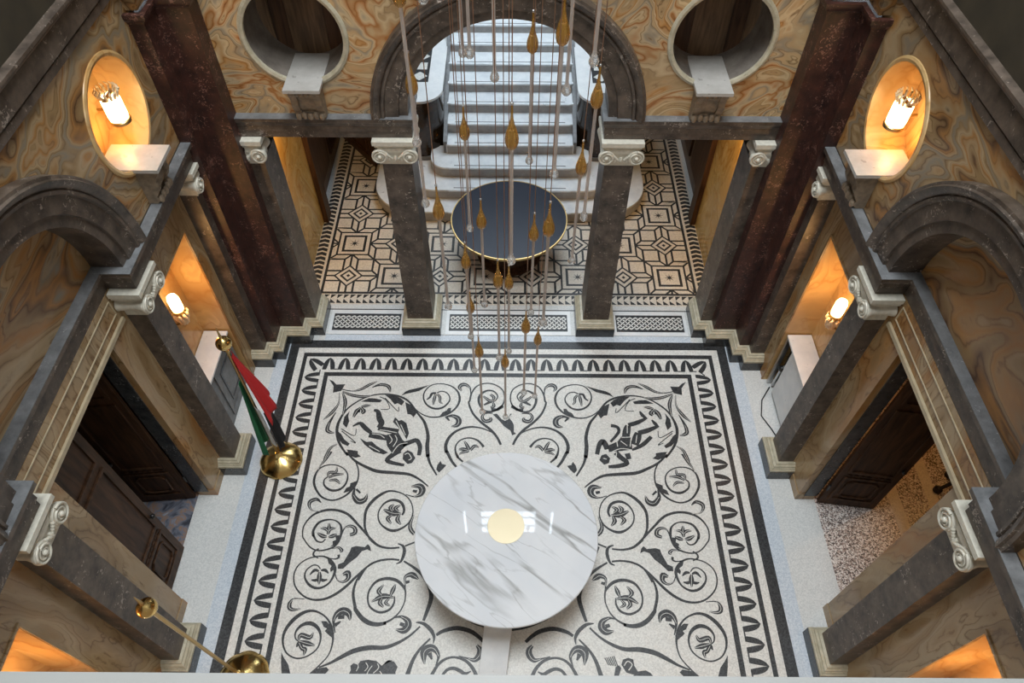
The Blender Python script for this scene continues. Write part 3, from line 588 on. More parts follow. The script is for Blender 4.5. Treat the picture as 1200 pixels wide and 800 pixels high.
for a, b in ((-2.55, -1.57), (-0.86, 0.86), (1.57, 2.55)):
    MB().box(a - 0.045, b + 0.045, 6.39, 6.84, 0.0118, 0.0128).build('threshold_slab', M_WHITE, vest)
    guilloche(a, b)
MB().box(-3.15, 3.15, 6.845, 6.862, 0.0118, 0.0135).build('mosaic_band', M_MOSD, vest)
MB().box(-2.86, 2.86, 6.95, 7.17, 0.0118, 0.0130).build('mosaic_field', M_MOSL, vest)
m = MB(); x = -2.86
while x < 2.86:
    m.add([(x, 6.975, .0136), (x + 0.085, 6.975, .0136), (x, 7.055, .0136)], [(0, 1, 2)]); m.add([(x, 7.065, .0136), (x + 0.085, 7.145, .0136), (x, 7.145, .0136)], [(0, 1, 2)]); x += 0.0975
up(stuff(m.build('triangle_border', M_MOSD, vest, smooth=False, clean=False)))
for s in (-1, 1):
    MB(mir(s)).box(2.85, 3.06, 7.17, 11.2, 0.0118, 0.0128).build('mosaic_field', M_MOSL, vest)
    m = MB(mir(s)); y = 7.2
    while y < 11.1:
        for xx in (0, 1): m.add([(2.958, y, .0136), (2.958 + (0.078 if xx else -0.078), y - 0.03, .0136), (2.958 + (0.078 if xx else -0.078), y + 0.035, .0136), (2.958, y + 0.065, .0136)], [(0, 1, 2, 3)])
        y += 0.0975
    up(stuff(m.build('leaf_border', M_MOSD, vest, smooth=False, clean=False)))
p_ = 0.7055; b_ = 0.208; v_ = (p_ - b_) / 2
MB().box(-4 * p_ - 0.02, 4 * p_ + 0.02, 7.16, 11.2, 0.0118, 0.0132).build('mosaic_ground', M_MOSD, vest)
def clip(poly, x0, x1, y0, y1):
    for ax, lim, sg in ((0, x0, 1), (0, x1, -1), (1, y0, 1), (1, y1, -1)):
        out = []
        for i in range(len(poly)):
            a, b = poly[i - 1], poly[i]; da, db = sg * (a[ax] - lim), sg * (b[ax] - lim)
            if (da >= 0) != (db >= 0):
                t = da / (da - db); out.append((a[0] + (b[0] - a[0]) * t, a[1] + (b[1] - a[1]) * t))
            if db >= 0: out.append(b)
        poly = out
        if len(poly) < 3: return []
    return poly
def inset(poly, d):
    area_ = sum(poly[i - 1][0] * poly[i][1] - poly[i][0] * poly[i - 1][1] for i in range(len(poly)))
    if area_ < 0: poly = poly[::-1]
    P = [Vector(p) for p in poly]; out = []
    for i in range(len(P)):
        a = (P[i] - P[i - 1]); b = (P[(i + 1) % len(P)] - P[i])
        if a.length < 1e-6 or b.length < 1e-6: continue
        n1 = Vector((-a.y, a.x)).normalized(); n2 = Vector((-b.y, b.x)).normalized(); mm = (n1 + n2) / max(0.3, 1 + n1.dot(n2))
        out.append((P[i].x + mm.x * d, P[i].y + mm.y * d))
    return out
def tile(name, poly, z=0.0152, g=0.0165, mat=None):
    q = clip(poly, -4 * p_ + 0.005, 4 * p_ - 0.005, 7.185, 11.2)
    if not q: return
    cx_ = sum(a for a, _ in q) / len(q); cy_ = sum(a for _, a in q) / len(q)
    if abs(cx_) < 2.2 and cy_ > 9.6: return
    q = inset(q, g)
    if len(q) < 3: return
    MB().prism(q, 0.0130, z).build(name, mat or M_MOSL, vest, smooth=False)
for i in range(-5, 5):
    for j in range(-1, 6):
        X = (i + 0.5) * p_; Y = 7.53 + j * p_
        if abs(X) < 1.2 and Y > 9.0: continue
        sq = lambda r, rot=0: [(X + r * math.cos(rot + PI / 2 * k), Y + r * math.sin(rot + PI / 2 * k)) for k in range(4)]
        if (i + j) % 2 == 0:      # diamond with four squares and eight lozenges around it
            tile('mosaic_diamond', sq(b_), 0.0150, 0.012); tile('mosaic_diamond', sq(b_ * 0.66), 0.0156, 0.004, M_MOSD); tile('mosaic_diamond', sq(b_ * 0.42), 0.0162, 0.0, M_MOSL); tile('mosaic_diamond', sq(b_ * 0.15), 0.0168, 0.0, M_MOSD)
            for k in range(4):
                c, s = round(math.cos(PI / 2 * k)), round(math.sin(PI / 2 * k))
                T = lambda q: [(X + c * a - s * d, Y + s * a + c * d) for a, d in q]
                h = b_ / 2
                tile('mosaic_square', T([(h, h), (h + v_, h), (h + v_, h + v_), (h, h + v_)]))
                for e in (1, -1):
                    tile('mosaic_lozenge', T([(b_, 0), (b_ + v_, 0), (h + v_, e * h), (h, e * h)]))
                    tile('mosaic_lozenge', T([(b_ + v_, 0), (h + v_, e * h), (h + v_, e * (h + v_)), (b_ + v_, e * v_)]))
        else:
            r = v_ * math.sqrt(2)
            tile('mosaic_star_square', sq(r, PI / 4), 0.0150, 0.014); tile('mosaic_star_square', sq(r * 0.74, PI / 4), 0.0156, 0.0, M_MOSD); tile('mosaic_star_square', sq(r * 0.58, PI / 4), 0.0162, 0.0)
            st = [(X + (0.085 if k % 2 == 0 else 0.022) * math.cos(PI / 8 * k), Y + (0.085 if k % 2 == 0 else 0.022) * math.sin(PI / 8 * k)) for k in range(16)]
            tile('mosaic_star', st, 0.0168, 0.0, M_MOSD)

# ------------------------------------------------------------------ walls
Z0, Z1 = 3.56, 5.09
WALLS = {}
for s, side in ((-1, 'left'), (1, 'right')):
    m = MB(mir(s)); f = lambda u, w: (3.33, u, w)
    plate_hole(m, f, 4.66, 6.2, Z0, Z1, 5.28, 4.38, 0.49)
    plate_hole(m, f, 1.77, 4.66, Z0, Z1, 3.215, Z0, 1.2, 0, PI)
    quad(m, [(3.33, .1, Z0), (3.33, 1.77, Z0), (3.33, 1.77, Z1), (3.33, .1, Z1)])
    w = struct(m.build('wall_' + side, M_ONYX_SIDE, smooth=False)); WALLS[s] = w
    # lower storey: onyx faces beside niches and door, recesses behind
    def blk(name, mat, *b): return MB(mir(s)).box(*b).build(name, mat, w, smooth=False)
    blk('onyx_panel', M_ONYX_LOW, 3.5, 3.9, 5.65, 6.9, 0, 3.31); blk('onyx_panel', M_ONYX_LOW, 3.5, 3.9, 4.22, 4.64, 0, 3.31)
    blk('onyx_panel', M_ONYX_LOW, 3.5, 3.9, 1.53, 2.21, 0, 3.31); blk('onyx_panel', M_ONYX_LOW, 3.5, 3.9, 0.1, 0.78, 0, 3.31)
    for y0, dy in ((4.64, 1.01), (0.78, 0.75)):
        blk('onyx_lintel', M_ONYX_LOW, 3.5, 3.9, y0, y0 + dy, 2.67, 3.31); blk('niche_back', M_ONYX_NICHE, 3.85, 3.92, y0 - .1, y0 + dy + .1, 0, 2.7)
        blk('niche_cheek', M_ONYX_NICHE, 3.508, 3.9, y0 - .06, y0 + 0.002, 0, 2.67); blk('niche_cheek', M_ONYX_NICHE, 3.508, 3.9, y0 + dy - .002, y0 + dy + .06, 0, 2.67)
        m = MB(mir(s)); y1 = y0 + dy
        for a, b, z0, z1 in ((y0 - .025, y0, 0, 2.695), (y1, y1 + .025, 0, 2.695), (y0, y1, 2.67, 2.695)): m.box(3.488, 3.5, a, b, z0, z1)
        m.build('niche_frame', M_ONYX_LOW, w, smooth=False)
    # door surround: onyx architrave, dark reveal, panelled onyx lintel
    for ya, yb, e in ((3.87, 4.22, -1), (2.21, 2.56, 1)):
        blk('door_architrave', M_ONYX_LOW, 3.525, 3.74, ya, yb, 0.14, 2.97); blk('door_plinth', M_WHITE if False else M_ONYX_LOW, 3.517, 3.745, ya - (.006 if e < 0 else -.0), yb + (.006 if e > 0 else 0), 0.0, 0.14)
        yy = ya if e < 0 else yb
        blk('door_reveal', M_DARKPL, 3.60, 3.757, min(yy, yy + e * .012), max(yy, yy + e * .012), 0.10, 2.97)
    lin = blk('door_lintel', M_ONYX_LOW, 3.53, 3.757, 2.21, 4.22, 2.97, 3.31)
    m = MB(mir(s))
    for a, b, z0, z1 in ((2.28, 4.15, 3.235, 3.243), (2.28, 4.15, 3.075, 3.083), (2.28, 2.288, 3.083, 3.235), (4.142, 4.15, 3.083, 3.235)): m.box(3.520, 3.53, a, b, z0, z1)
    m.build('panel_moulding', M_ONYXL, lin, smooth=False)
    MB(mir(s)).box(3.506, 3.54, 2.24, 4.19, 2.95, 2.995).build('lintel_edge', M_ONYXL, lin, smooth=False)
    # half round tympanum in the arch and the space above the recessed entablature
    m = MB(mir(s)); n = 40; vs = [(3.58, 3.215 + 1.25 * math.cos(PI * i / n), 3.50 + 1.25 * math.sin(PI * i / n)) for i in range(n + 1)]
    m.add(vs, [tuple(range(n + 1))]); m.build('tympanum', M_ONYX_TYMP, w, smooth=False)
    # wall above the cornice, up to the skylight
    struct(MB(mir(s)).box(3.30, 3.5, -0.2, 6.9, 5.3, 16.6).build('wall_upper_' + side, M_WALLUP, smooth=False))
    struct(MB(mir(s)).box(3.93, 4.1, -0.2, 2.2, 0, 3.4).build('trim_%d' % (1 if s < 0 else 2), M_WALLUP, smooth=False))  # unseen block added to seal the wall behind the near niche, not a trim
    # round recess behind the side oculus
    rec = MB(mir(s)).lathe([(0.49, 0.0), (0.485, 0.36)], (3.335, 5.28, 4.38), 48, 'x', cap=False)
    rec.build('oculus_recess', M_ONYX_NICHE, w); MB(mir(s)).box(3.69, 3.72, 4.7, 5.86, 3.8, 4.96).build('oculus_back', M_ONYX_NICHE, w, smooth=False)
    MB(mir(s)).lathe([(0.475, 0.02), (0.475, -0.012), (0.50, -0.018), (0.52, -0.010), (0.525, 0.004)], (3.33, 5.28, 4.38), 48, 'x', cap=False).build('oculus_rim', M_ONYX_NICHE, w)
# far wall
m = MB(); fY = lambda u, w: (u, 6.535, w)
for s in (-1, 1):
    a, b = sorted((s * 1.25, s * 3.0)); plate_hole(m, fY, a, b, Z0, Z1, s * 2.07, 4.41, 0.498)
plate_hole(m, fY, -1.25, 1.25, Z0, Z1, 0, Z0, 1.2, 0, PI)
wf = struct(m.build('wall_far', M_ONYX_FAR, smooth=False))
for s in (-1, 1):
    MB(mir(s)).lathe([(0.498, 0.0), (0.47, 0.52)], (2.07, 6.53, 4.41), 48, 'y', cap=False).build('oculus_recess', M_STONE_GLOSS, wf)
    MB(mir(s)).lathe([(0.47, 0.02), (0.472, -0.012), (0.50, -0.022), (0.525, -0.012), (0.53, 0.004)], (2.07, 6.535, 4.41), 48, 'y', cap=False).build('oculus_rim', M_CREAM, wf)
    bk = MB(mir(s)).box(1.45, 2.75, 7.10, 7.16, 3.6, 5.2).build('oculus_back', M_WOOD, wf, smooth=False)
    for k, (x0, x1, mm) in enumerate(((1.62, 1.88, M_WOOD), (1.885, 2.26, M_WOODM), (2.265, 2.42, M_WOOD), (2.425, 2.62, M_WOODM))):
        MB(mir(s)).box(x0, x1, 7.06, 7.10, 3.7, 5.1).build('board', mm, bk, smooth=False)
# upper far wall with a barred window and two narrow side lights
wu = MB()
for x0, x1, z0, z1 in ((-3.3, 3.3, 5.3, 8.0), (-3.3, 3.3, 9.3, 16.6), (-3.3, -1.0, 8.0, 9.3), (-0.94, -0.64, 8.0, 9.3), (0.64, 0.94, 8.0, 9.3), (1.0, 3.3, 8.0, 9.3)): wu.box(x0, x1, 6.66, 6.72, z0, z1)
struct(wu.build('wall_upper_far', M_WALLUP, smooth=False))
win = struct(MB().box(-.64, .64, 6.70, 6.73, 8.0, 8.04).box(-.64, .64, 6.70, 6.73, 9.26, 9.3).box(-.64, -.60, 6.70, 6.73, 8.0, 9.3).box(.60, .64, 6.70, 6.73, 8.0, 9.3).build('window_1', M_BLACK, smooth=False))
for k in range(1, 4): MB().box(-.61 + .305 * k - .012, -.61 + .305 * k + .012, 6.70, 6.73, 8.0, 9.3).build('glazing_bar', M_BLACK, win, smooth=False)
for k in range(1, 3): MB().box(-.62, .62, 6.702, 6.728, 8.0 + .433 * k - .012, 8.0 + .433 * k + .012).build('glazing_bar', M_BLACK, win, smooth=False)
for k in range(4): MB().add([(-.61 + .305 * k, 6.714, 8.0), (-.61 + .305 * (k + 1), 6.714, 8.0), (-.61 + .305 * (k + 1), 6.714, 9.3), (-.61 + .305 * k, 6.714, 9.3)], [(0, 1, 2, 3)]).build('pane', M_PANE, win, smooth=False)
# gallery the picture is taken from: parapet wall, coping, the room behind it, and the lid over the hall
struct(MB().box(-3.5, 3.5, -0.15, 0.085, -0.05, 7.38).build('wall_near', M_GAL, smooth=False))
tag(MB().box(-3.3, 3.3, -0.22, 0.127, 7.38, 7.45).build('parapet_coping', M_COPING), 'pale grey stone coping of the gallery parapet along the bottom edge', 'coping')
struct(MB().box(-3.5, 3.5, -4.3, 0.0, 6.2, 6.3).build('floor_gallery', M_GAL, smooth=False))
gw = MB(); gw.box(-3.6, -3.3, -4.3, 0, 6.3, 16.6); gw.box(3.3, 3.6, -4.3, 0, 6.3, 16.6); gw.box(-3.6, 3.6, -4.5, -4.3, 6.2, 16.6)
struct(gw.build('wall_gallery', M_GAL, smooth=False))
struct(MB().box(-3.8, 3.8, -4.6, 7.0, 16.6, 16.8).build('ceiling', M_GAL, smooth=False))
# vestibule shell
for s, side in ((-1, 'left'), (1, 'right')):
    vw = struct(MB(mir(s)).box(3.13, 3.4, 6.9, 14.2, 0, 3.45).build('wall_vestibule_' + side, M_WOODM, smooth=False))
    pn = MB(mir(s)).box(3.04, 3.13, 7.0, 8.72, 0, 3.45).build('onyx_panel', M_ONYX_VEST, vw, smooth=False)
    MB(mir(s)).box(2.96, 3.13, 8.72, 8.95, 0, 3.45).build('wood_pilaster', M_WOOD, vw, smooth=False)
    for k in range(3): MB(mir(s)).box(3.09, 3.13, 9.15 + k * 1.0, 9.95 + k * 1.0, 0.3, 3.0).build('wood_panel', M_WOOD, vw, smooth=False)
struct(MB().box(-3.4, 3.4, 6.96, 7.9, 3.45, 3.6).build('ceiling_vestibule', M_WALLUP, smooth=False)) if False else None
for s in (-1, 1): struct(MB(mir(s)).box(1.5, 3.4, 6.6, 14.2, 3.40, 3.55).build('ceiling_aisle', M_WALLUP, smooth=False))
struct(MB().box(-3.4, 3.4, 14.2, 14.4, 0, 6.0).build('wall_stair_end', M_GAL, smooth=False))
vu = MB(); vu.box(-3.4, -3.2, 7.2, 14.3, 3.5, 6.0); vu.box(3.2, 3.4, 7.2, 14.3, 3.5, 6.0); vu.box(-3.4, -1.45, 7.18, 7.25, 3.5, 6.0); vu.box(1.45, 3.4, 7.18, 7.25, 3.5, 6.0); vu.box(-1.45, 1.45, 6.98, 7.05, 4.75, 6.0)
struct(vu.build('wall_stair_upper', M_GAL, smooth=False)); struct(MB().box(-3.4, 3.4, 6.9, 14.4, 5.9, 6.0).build('ceiling_stair', M_GAL, smooth=False))
# rooms behind the side doors
for s, side in ((-1, 'left'), (1, 'right')):
    fl = struct(MB(mir(s)).box(3.757, 7.2, 1.2, 6.2, -0.1, 0.0).build('floor_' + side + '_room', M_BLUE if s < 0 else M_PEB, smooth=False))
    rw = MB(mir(s)); rw.box(7.0, 7.2, 1.2, 6.2, 0, 3.6); rw.box(3.9, 7.2, 6.0, 6.2, 0, 3.6); rw.box(3.9, 7.2, 1.2, 1.4, 0, 3.6)
    struct(rw.build('wall_' + side + '_room', M_WOODM, smooth=False)); struct(MB(mir(s)).box(3.6, 7.2, 1.2, 6.2, 3.42, 3.55).build('ceiling_' + side + '_room', M_GAL, smooth=False))
    if s > 0:
        for x0 in (4.67, 5.14): MB().box(x0, x0 + 0.14, 1.4, 6.0, 0.0, 0.002).build('stone_strip', M_MOSL, fl, smooth=False)
# ------------------------------------------------------------------ pilasters, piers, entablatures, arches, cornices
PLINTH = [(0.0, 0.0), (0.092, 0.0), (0.092, 0.165), (0.0, 0.165)]
BASEM = [(0.0, 0.165), (0.088, 0.165), (0.092, 0.18), (0.088, 0.20), (0.076, 0.208), (0.070, 0.222), (0.058, 0.232), (0.056, 0.248), (0.034, 0.262), (0.030, 0.276), (0.0, 0.28)]
def capital(parent, org, t, n, w, depth, halves=(-1, 1), xf=None):
    """Ionic capital; org = middle of the face in plan, t along the face, n outward"""
    t = Vector((*t, 0)); n = Vector((*n, 0)); O = Vector((*org, 0))
    def m3(a, d, z):
        p = O + t * a + n * d; q = (p.x, p.y, z); return xf(q) if xf else q
    def bx(mb, a0, a1, d0, d1, z0, z1):
        k = MB().box(a0, a1, d0, d1, z0, z1); mb.add([m3(*v) for v in k.v], k.f)
    def addm(mb, k): mb.add([m3(*v) for v in k.v], k.f)
    e0 = -w / 2 - (0.045 if -1 in halves else 0); e1 = w / 2 + (0.045 if 1 in halves else 0)
    ab = MB(); bx(ab, e0 - (0.015 if -1 in halves else 0), e1 + (0.015 if 1 in halves else 0), -depth, 0.088, 3.262, 3.312)
    k = MB().skin([[(e0 + .005, -depth, 3.215), (e1 - .005, -depth, 3.215), (e1 - .005, .055, 3.215), (e0 + .005, .055, 3.215)], [(e0, -depth, 3.262), (e1, -depth, 3.262), (e1, .078, 3.262), (e0, .078, 3.262)]]); addm(ab, k)
    bd = MB(); bx(bd, -w / 2 + .0, w / 2, -depth, .02, 2.975, 3.02); bx(bd, -w / 2, w / 2, -depth, .045, 3.02, 3.16); bx(bd, e0 + .03, e1 - .03, -depth, .062, 3.16, 3.215)
    parent = bd.build('capital', M_IVORY, parent); ab.build('abacus', M_IVORY, parent)
    for h in halves:
        c = h * (w / 2 - 0.006); zc = 3.118; v = MB()
        v.lathe([(0.0, -0.02), (0.088, -0.02), (0.090, 0.0), (0.082, 0.012), (0.0, 0.012)], (0, 0, 0), 28, 'y'); pts = v.v; v.v = [(c + x, 0.07 + y, zc + z) for x, y, z in pts]
        q = MB(); sp = []
        for i in range(46):
            a = i / 45 * 2 * PI * 2.1; r = 0.086 - 0.062 * i / 45; sp.append((c + h * r * math.sin(a), 0.088, zc + r * math.cos(a)))
        q.tube(sp, [0.011 - 0.005 * i / 45 for i in range(46)], 6)
        q.ball((c, 0.09, zc), 0.024, 10, 6); v.v = v.v + [] ; o_ = len(v.v); v.v += q.v; v.f += [tuple(i + o_ for i in f) for f in q.f]
        r2 = MB(); addm(r2, v); r2.build('volute', M_IVORY, parent)
        b2 = MB(); prof = [(0.084, 0.055), (0.075, 0.03), (0.058, -0.02), (0.05, -depth * .5), (0.06, -depth * .8), (0.066, -depth)]
        b2.lathe(prof, (c, 0, zc), 20, 'y'); b3 = MB(); addm(b3, b2); b3.build('bolster', M_IVORY, parent)
    eg = MB(); L = halves
    for a in ((-.065, 0, .065) if len(L) == 2 else (-.03, .05)): eg.ball((a, 0.05, 3.075), 0.030, 8, 6, (0.8, 0.8, 1.25))
    for h in L:
        for i in range(4): eg.ball((h * (w / 2 - 0.085 - i * 0.016), 0.066 - i * .003, 3.135 - i * 0.018), 0.020 - i * 0.002, 8, 5)
    e2 = MB(); addm(e2, eg); e2.build('egg_carving', M_IVORY, parent)

def column(s, label):
    t = thing('pilaster', label, 'pilaster', (s * 1.24, 6.68, 0.0))
    X = mir(s); m = MB(X); b = .18; a = .165
    m.skin([[(1.24 - b, 6.46, .27), (1.24 + b, 6.46, .27), (1.24 + b, 6.90, .27), (1.24 - b, 6.90, .27)], [(1.24 - a, 6.468, 2.98), (1.24 + a, 6.468, 2.98), (1.24 + a, 6.895, 2.98), (1.24 - a, 6.895, 2.98)]])
    m.build('shaft', M_GREY, t, smooth=False)
    path = [(1.06, 6.46), (1.06, 6.90), (1.42, 6.90), (1.42, 6.46)]
    MB(X).sweep(path, PLINTH, True).build('plinth', M_DARKPL, t, smooth=False); MB(X).sweep(path, BASEM, True).build('base_moulding', M_CREAM, t)
    capital(t, (1.24, 6.468), (1, 0), (0, -1), 0.34, 0.42, xf=X)
    return t
column(-1, 'grey marble pilaster with white scrolled capital before the stairs, nearer the draped flag')
column(1, 'grey marble pilaster with white scrolled capital before the stairs, farther from the draped flag')
def side_pilaster(s, y, label):
    t = thing('pilaster', label, 'pilaster', (s * 3.4, y, 0)); X = mir(s)
    MB(X).box(3.32, 3.55, y - .152, y + .152, .27, 2.98).build('shaft', M_GREY, t, smooth=False)
    path = [(3.55, y + .152), (3.32, y + .152), (3.32, y - .152), (3.55, y - .152)]
    rp = path[::-1]
    MB(X).sweep(rp, PLINTH).build('plinth', M_DARKPL, t, smooth=False); MB(X).sweep(rp, BASEM).build('base_moulding', M_CREAM, t)
    capital(t, (3.32, y), (0, 1), (-1, 0), 0.305, 0.2, xf=X)
    return t
side_pilaster(-1, 4.378, 'grey marble wall pilaster right behind the pole with the draped flag')
side_pilaster(-1, 2.055, 'grey marble wall pilaster crossed by the bare brass flagpole')
side_pilaster(1, 4.378, 'grey marble wall pilaster between the white radiator box and the open door')
side_pilaster(1, 2.055, 'grey marble wall pilaster at the near edge of the pebble floor')
PIERPATH = [(2.72, 6.9), (2.72, 6.46), (2.88, 6.46), (2.88, 6.30), (3.19, 6.30), (3.19, 6.02), (3.32, 6.02), (3.32, 5.885), (3.55, 5.885)]
def pier(s, where):
    X = mir(s); t = thing('corner_pier', 'tall dark red marble corner pier on stepped base, ' + where, 'pier', (s * 3.1, 6.3, 0))
    P = [(2.88, 6.30), (3.19, 6.30), (3.19, 6.02), (3.6, 6.02), (3.6, 6.85), (2.88, 6.85)]
    MB(X).prism(P, .27, 4.83).build('shaft', M_PORPH, t, smooth=False)
    path = PIERPATH[::-1]
    MB(X).sweep(path, PLINTH).build('plinth', M_DARKPL, t, smooth=False); MB(X).sweep(path, BASEM).build('base_moulding', M_CREAM, t)
    cp = [(3.6, 6.02), (3.19, 6.02), (3.19, 6.30), (2.88, 6.30), (2.88, 6.6)]
    MB(X).sweep(cp, [(0, 4.80), (.01, 4.80), (.014, 4.82), (.04, 4.845), (.05, 4.87), (.05, 4.90), (0, 4.90)]).build('cap_moulding', M_PORPH, t)
    MB(X).prism([(2.92, 6.33), (3.22, 6.33), (3.22, 6.06), (3.6, 6.06), (3.6, 6.85), (2.92, 6.85)], 4.90, 5.2).build('impost_block', M_ONYX_SIDE, t, smooth=False)
    h = thing('half_pilaster', 'narrow grey half pilaster facing the white table, ' + where, 'pilaster', (s * 2.8, 6.5, 0))
    MB(X).box(2.72, 2.9, 6.46, 6.92, .27, 2.98).build('shaft', M_GREY, h, smooth=False); capital(h, (2.81, 6.46), (1, 0), (0, -1), 0.17, 0.2, halves=(-1,), xf=X)
    h = thing('half_pilaster', 'narrow grey half pilaster next to the lit niche, ' + where, 'pilaster', (s * 3.4, 5.95, 0))
    MB(X).box(3.32, 3.55, 5.885, 6.05, .27, 2.98).build('shaft', M_GREY, h, smooth=False); capital(h, (3.32, 5.965), (0, 1), (-1, 0), 0.16, 0.2, halves=(-1,), xf=X)
pier(-1, 'behind the draped flag'); pier(1, 'beyond the open white radiator box')
ENT = [(0.0, 3.312), (.045, 3.312), (.045, 3.385), (.058, 3.39), (.058, 3.46), (.066, 3.468), (.08, 3.50), (.10, 3.512), (.10, 3.553), (0.0, 3.553)]
ENTF = [(0.0, 3.312), (.072, 3.312), (.072, 3.385), (.080, 3.39), (.080, 3.46), (.086, 3.468), (.094, 3.50), (.10, 3.512), (.10, 3.553), (0.0, 3.553)]
LEDGE = [(0.0, 3.553), (.103, 3.553), (.103, 3.56), (0.0, 3.56)]
def entab(label, path, X, back, prof):
    t = thing('entablature', label, 'entablature', (0, 0, 3.312) if False else (X((path[0][0], path[0][1], 0))[0] if X else path[0][0], path[0][1], 3.312))
    MB(X).sweep(path, prof).build('frieze', M_GREY, t, smooth=False); MB(X).sweep(path, LEDGE).build('ledge', M_GREYB, t, smooth=False)  # ledge top paler and bluer than the frieze: light from above put into its colour
    bb = MB(X)
    for q in back: bb.box(*q)
    bb.build('core', M_GREY, t, smooth=False)
for s in (-1, 1):
    X = mir(s); path = [(3.32, 6.03), (3.32, 4.29), (3.58, 4.29), (3.58, 2.14), (3.32, 2.14), (3.32, 0.1)][::-1]
    entab('dark grey stone entablature stepping back over the %s' % ('door with blue marble floor' if s < 0 else 'door to the pebble floor'), path, X, [(3.34, 3.6, 4.3, 6.03, 3.312, 3.552), (3.34, 3.6, .1, 2.13, 3.312, 3.552), (3.59, 3.9, 2.1, 4.3, 3.312, 3.552)], ENT)
    path = [(2.89, 6.535), (1.105, 6.535), (1.105, 6.95)]
    entab('short dark grey entablature beneath the round opening %s' % ('nearest the flag' if s < 0 else 'away from the flag'), path, X, [(1.11, 2.89, 6.54, 6.95, 3.312, 3.552)], ENTF)
ARC = [(1.055, None), (1.055, .03), (1.145, .03), (1.15, .055), (1.29, .06), (1.30, .085), (1.325, .09), (1.335, .075), (1.35, .10), (1.385, .125), (1.40, .13), (1.41, .11), (1.435, .105), (1.435, 0.0)]
def arch(label, fn, backd):
    t = fn('thing', label); rings = []; n = 48
    for i in range(n + 1):
        a = PI * i / n; ring = []
        for r, d in ARC + [(1.30, backd)]: ring.append(fn(r * math.cos(a), (backd if d is None else d), 3.56 + r * math.sin(a)))
        rings.append(ring)
    MB().skin(rings, True, True).build('archivolt', M_GREY, t)
def far_fn(u, d, z=None):
    if u == 'thing': return thing('arch', d, 'arch', (0, 6.5, 3.56))
    return (u, 6.535 - d, z)
arch('round grey stone arch framing the marble stairs', far_fn, -0.42)
for s, lab in ((-1, 'grey moulded stone arch over the door with blue marble threshold'), (1, 'grey moulded stone arch over the door to the pebble floor')):
    def sf(u, d, z=None, s=s):
        if u == 'thing': return thing('arch', d, 'arch', (s * 3.3, 3.215, 3.56))
        return (s * (3.33 - d), 3.215 + u, z)
    arch(lab, sf, -0.26)
COR = [(0, 5.09), (.03, 5.09), (.03, 5.155), (.012, 5.16), (.012, 5.172), (.045, 5.178), (.045, 5.345), (.06, 5.355), (.085, 5.385), (.09, 5.40), (.09, 5.42), (0, 5.44)]
for s in (-1, 1):
    path = [(2.9, 6.56), (2.9, 6.31), (3.20, 6.31), (3.20, 6.04), (3.33, 6.04), (3.33, 0.1)][::-1]
    struct(MB(mir(s)).sweep(path, COR).build('trim_%d' % (3 if s < 0 else 4), M_GREY, smooth=False))
struct(MB().sweep([(-2.9, 6.535), (2.9, 6.535)][::-1], [(-o, z) for o, z in COR] if False else COR).build('trim_5', M_GREY, smooth=False))

# ------------------------------------------------------------------ brackets, lamps, radiator covers
def bracket(label, org, t, n, zt, back):
    t_ = Vector((*t, 0)); n_ = Vector((*n, 0)); O = Vector((*org, 0))
    f = lambda a, d, z: tuple(O + t_ * a + n_ * d + Vector((0, 0, z)))
    root = thing('wall_bracket', label, 'bracket', tuple(O + Vector((0, 0, 3.56))))
    def put(name, mb, mat): k = MB(); k.add([f(*v) for v in mb.v], mb.f); return k.build(name, mat, root)
    put('shelf', MB().box(-.185, .185, -back, .235, zt - .035, zt), M_SHELF)
    side = [(0, zt - .035), (.20, zt - .035), (.205, zt - .07), (.17, zt - .12), (.15, zt - .17), (.16, zt - .22), (.13, zt - .29), (.10, zt - .33), (.115, 3.60), (.085, 3.565), (0, 3.565)]
    for a in (-.12, .12): 
        k = MB(); k.skin([[(a - .035, d, z) for d, z in side], [(a + .035, d, z) for d, z in side]]); put('console', k, M_BRACK)
    k = MB(); k.skin([[(-.1, d * .82, z) for d, z in side], [(.1, d * .82, z) for d, z in side]]); put('console_block', k, M_BRACK)
    k = MB()
    for i in range(5): k.ball((-.12 + .06 * i, .115, 3.60 + .012 * (i % 2)), .036, 8, 6, (.95, .8, 1.2))
    put('carved_foot', k, M_BRACK)
    k = MB()
    for i in range(6): k.ball((-.125 + .05 * i, .165, zt - .085), .029, 8, 6)
    put('carved_frieze', k, M_BRACK)
bracket('white marble shelf on carved bracket under the dark round opening nearer the flag', (-2.06, 6.535), (1, 0), (0, -1), 3.975, .46)
bracket('white marble shelf on carved bracket under the dark round opening farther from the flag', (2.06, 6.535), (1, 0), (0, -1), 3.975, .46)
bracket('white marble shelf on carved bracket at the glowing oculus, flag side', (-3.33, 5.24), (0, 1), (1, 0), 3.972, .3)
bracket('white marble shelf on carved bracket at the glowing oculus, pebble floor side', (3.33, 5.24), (0, 1), (-1, 0), 3.972, .3)
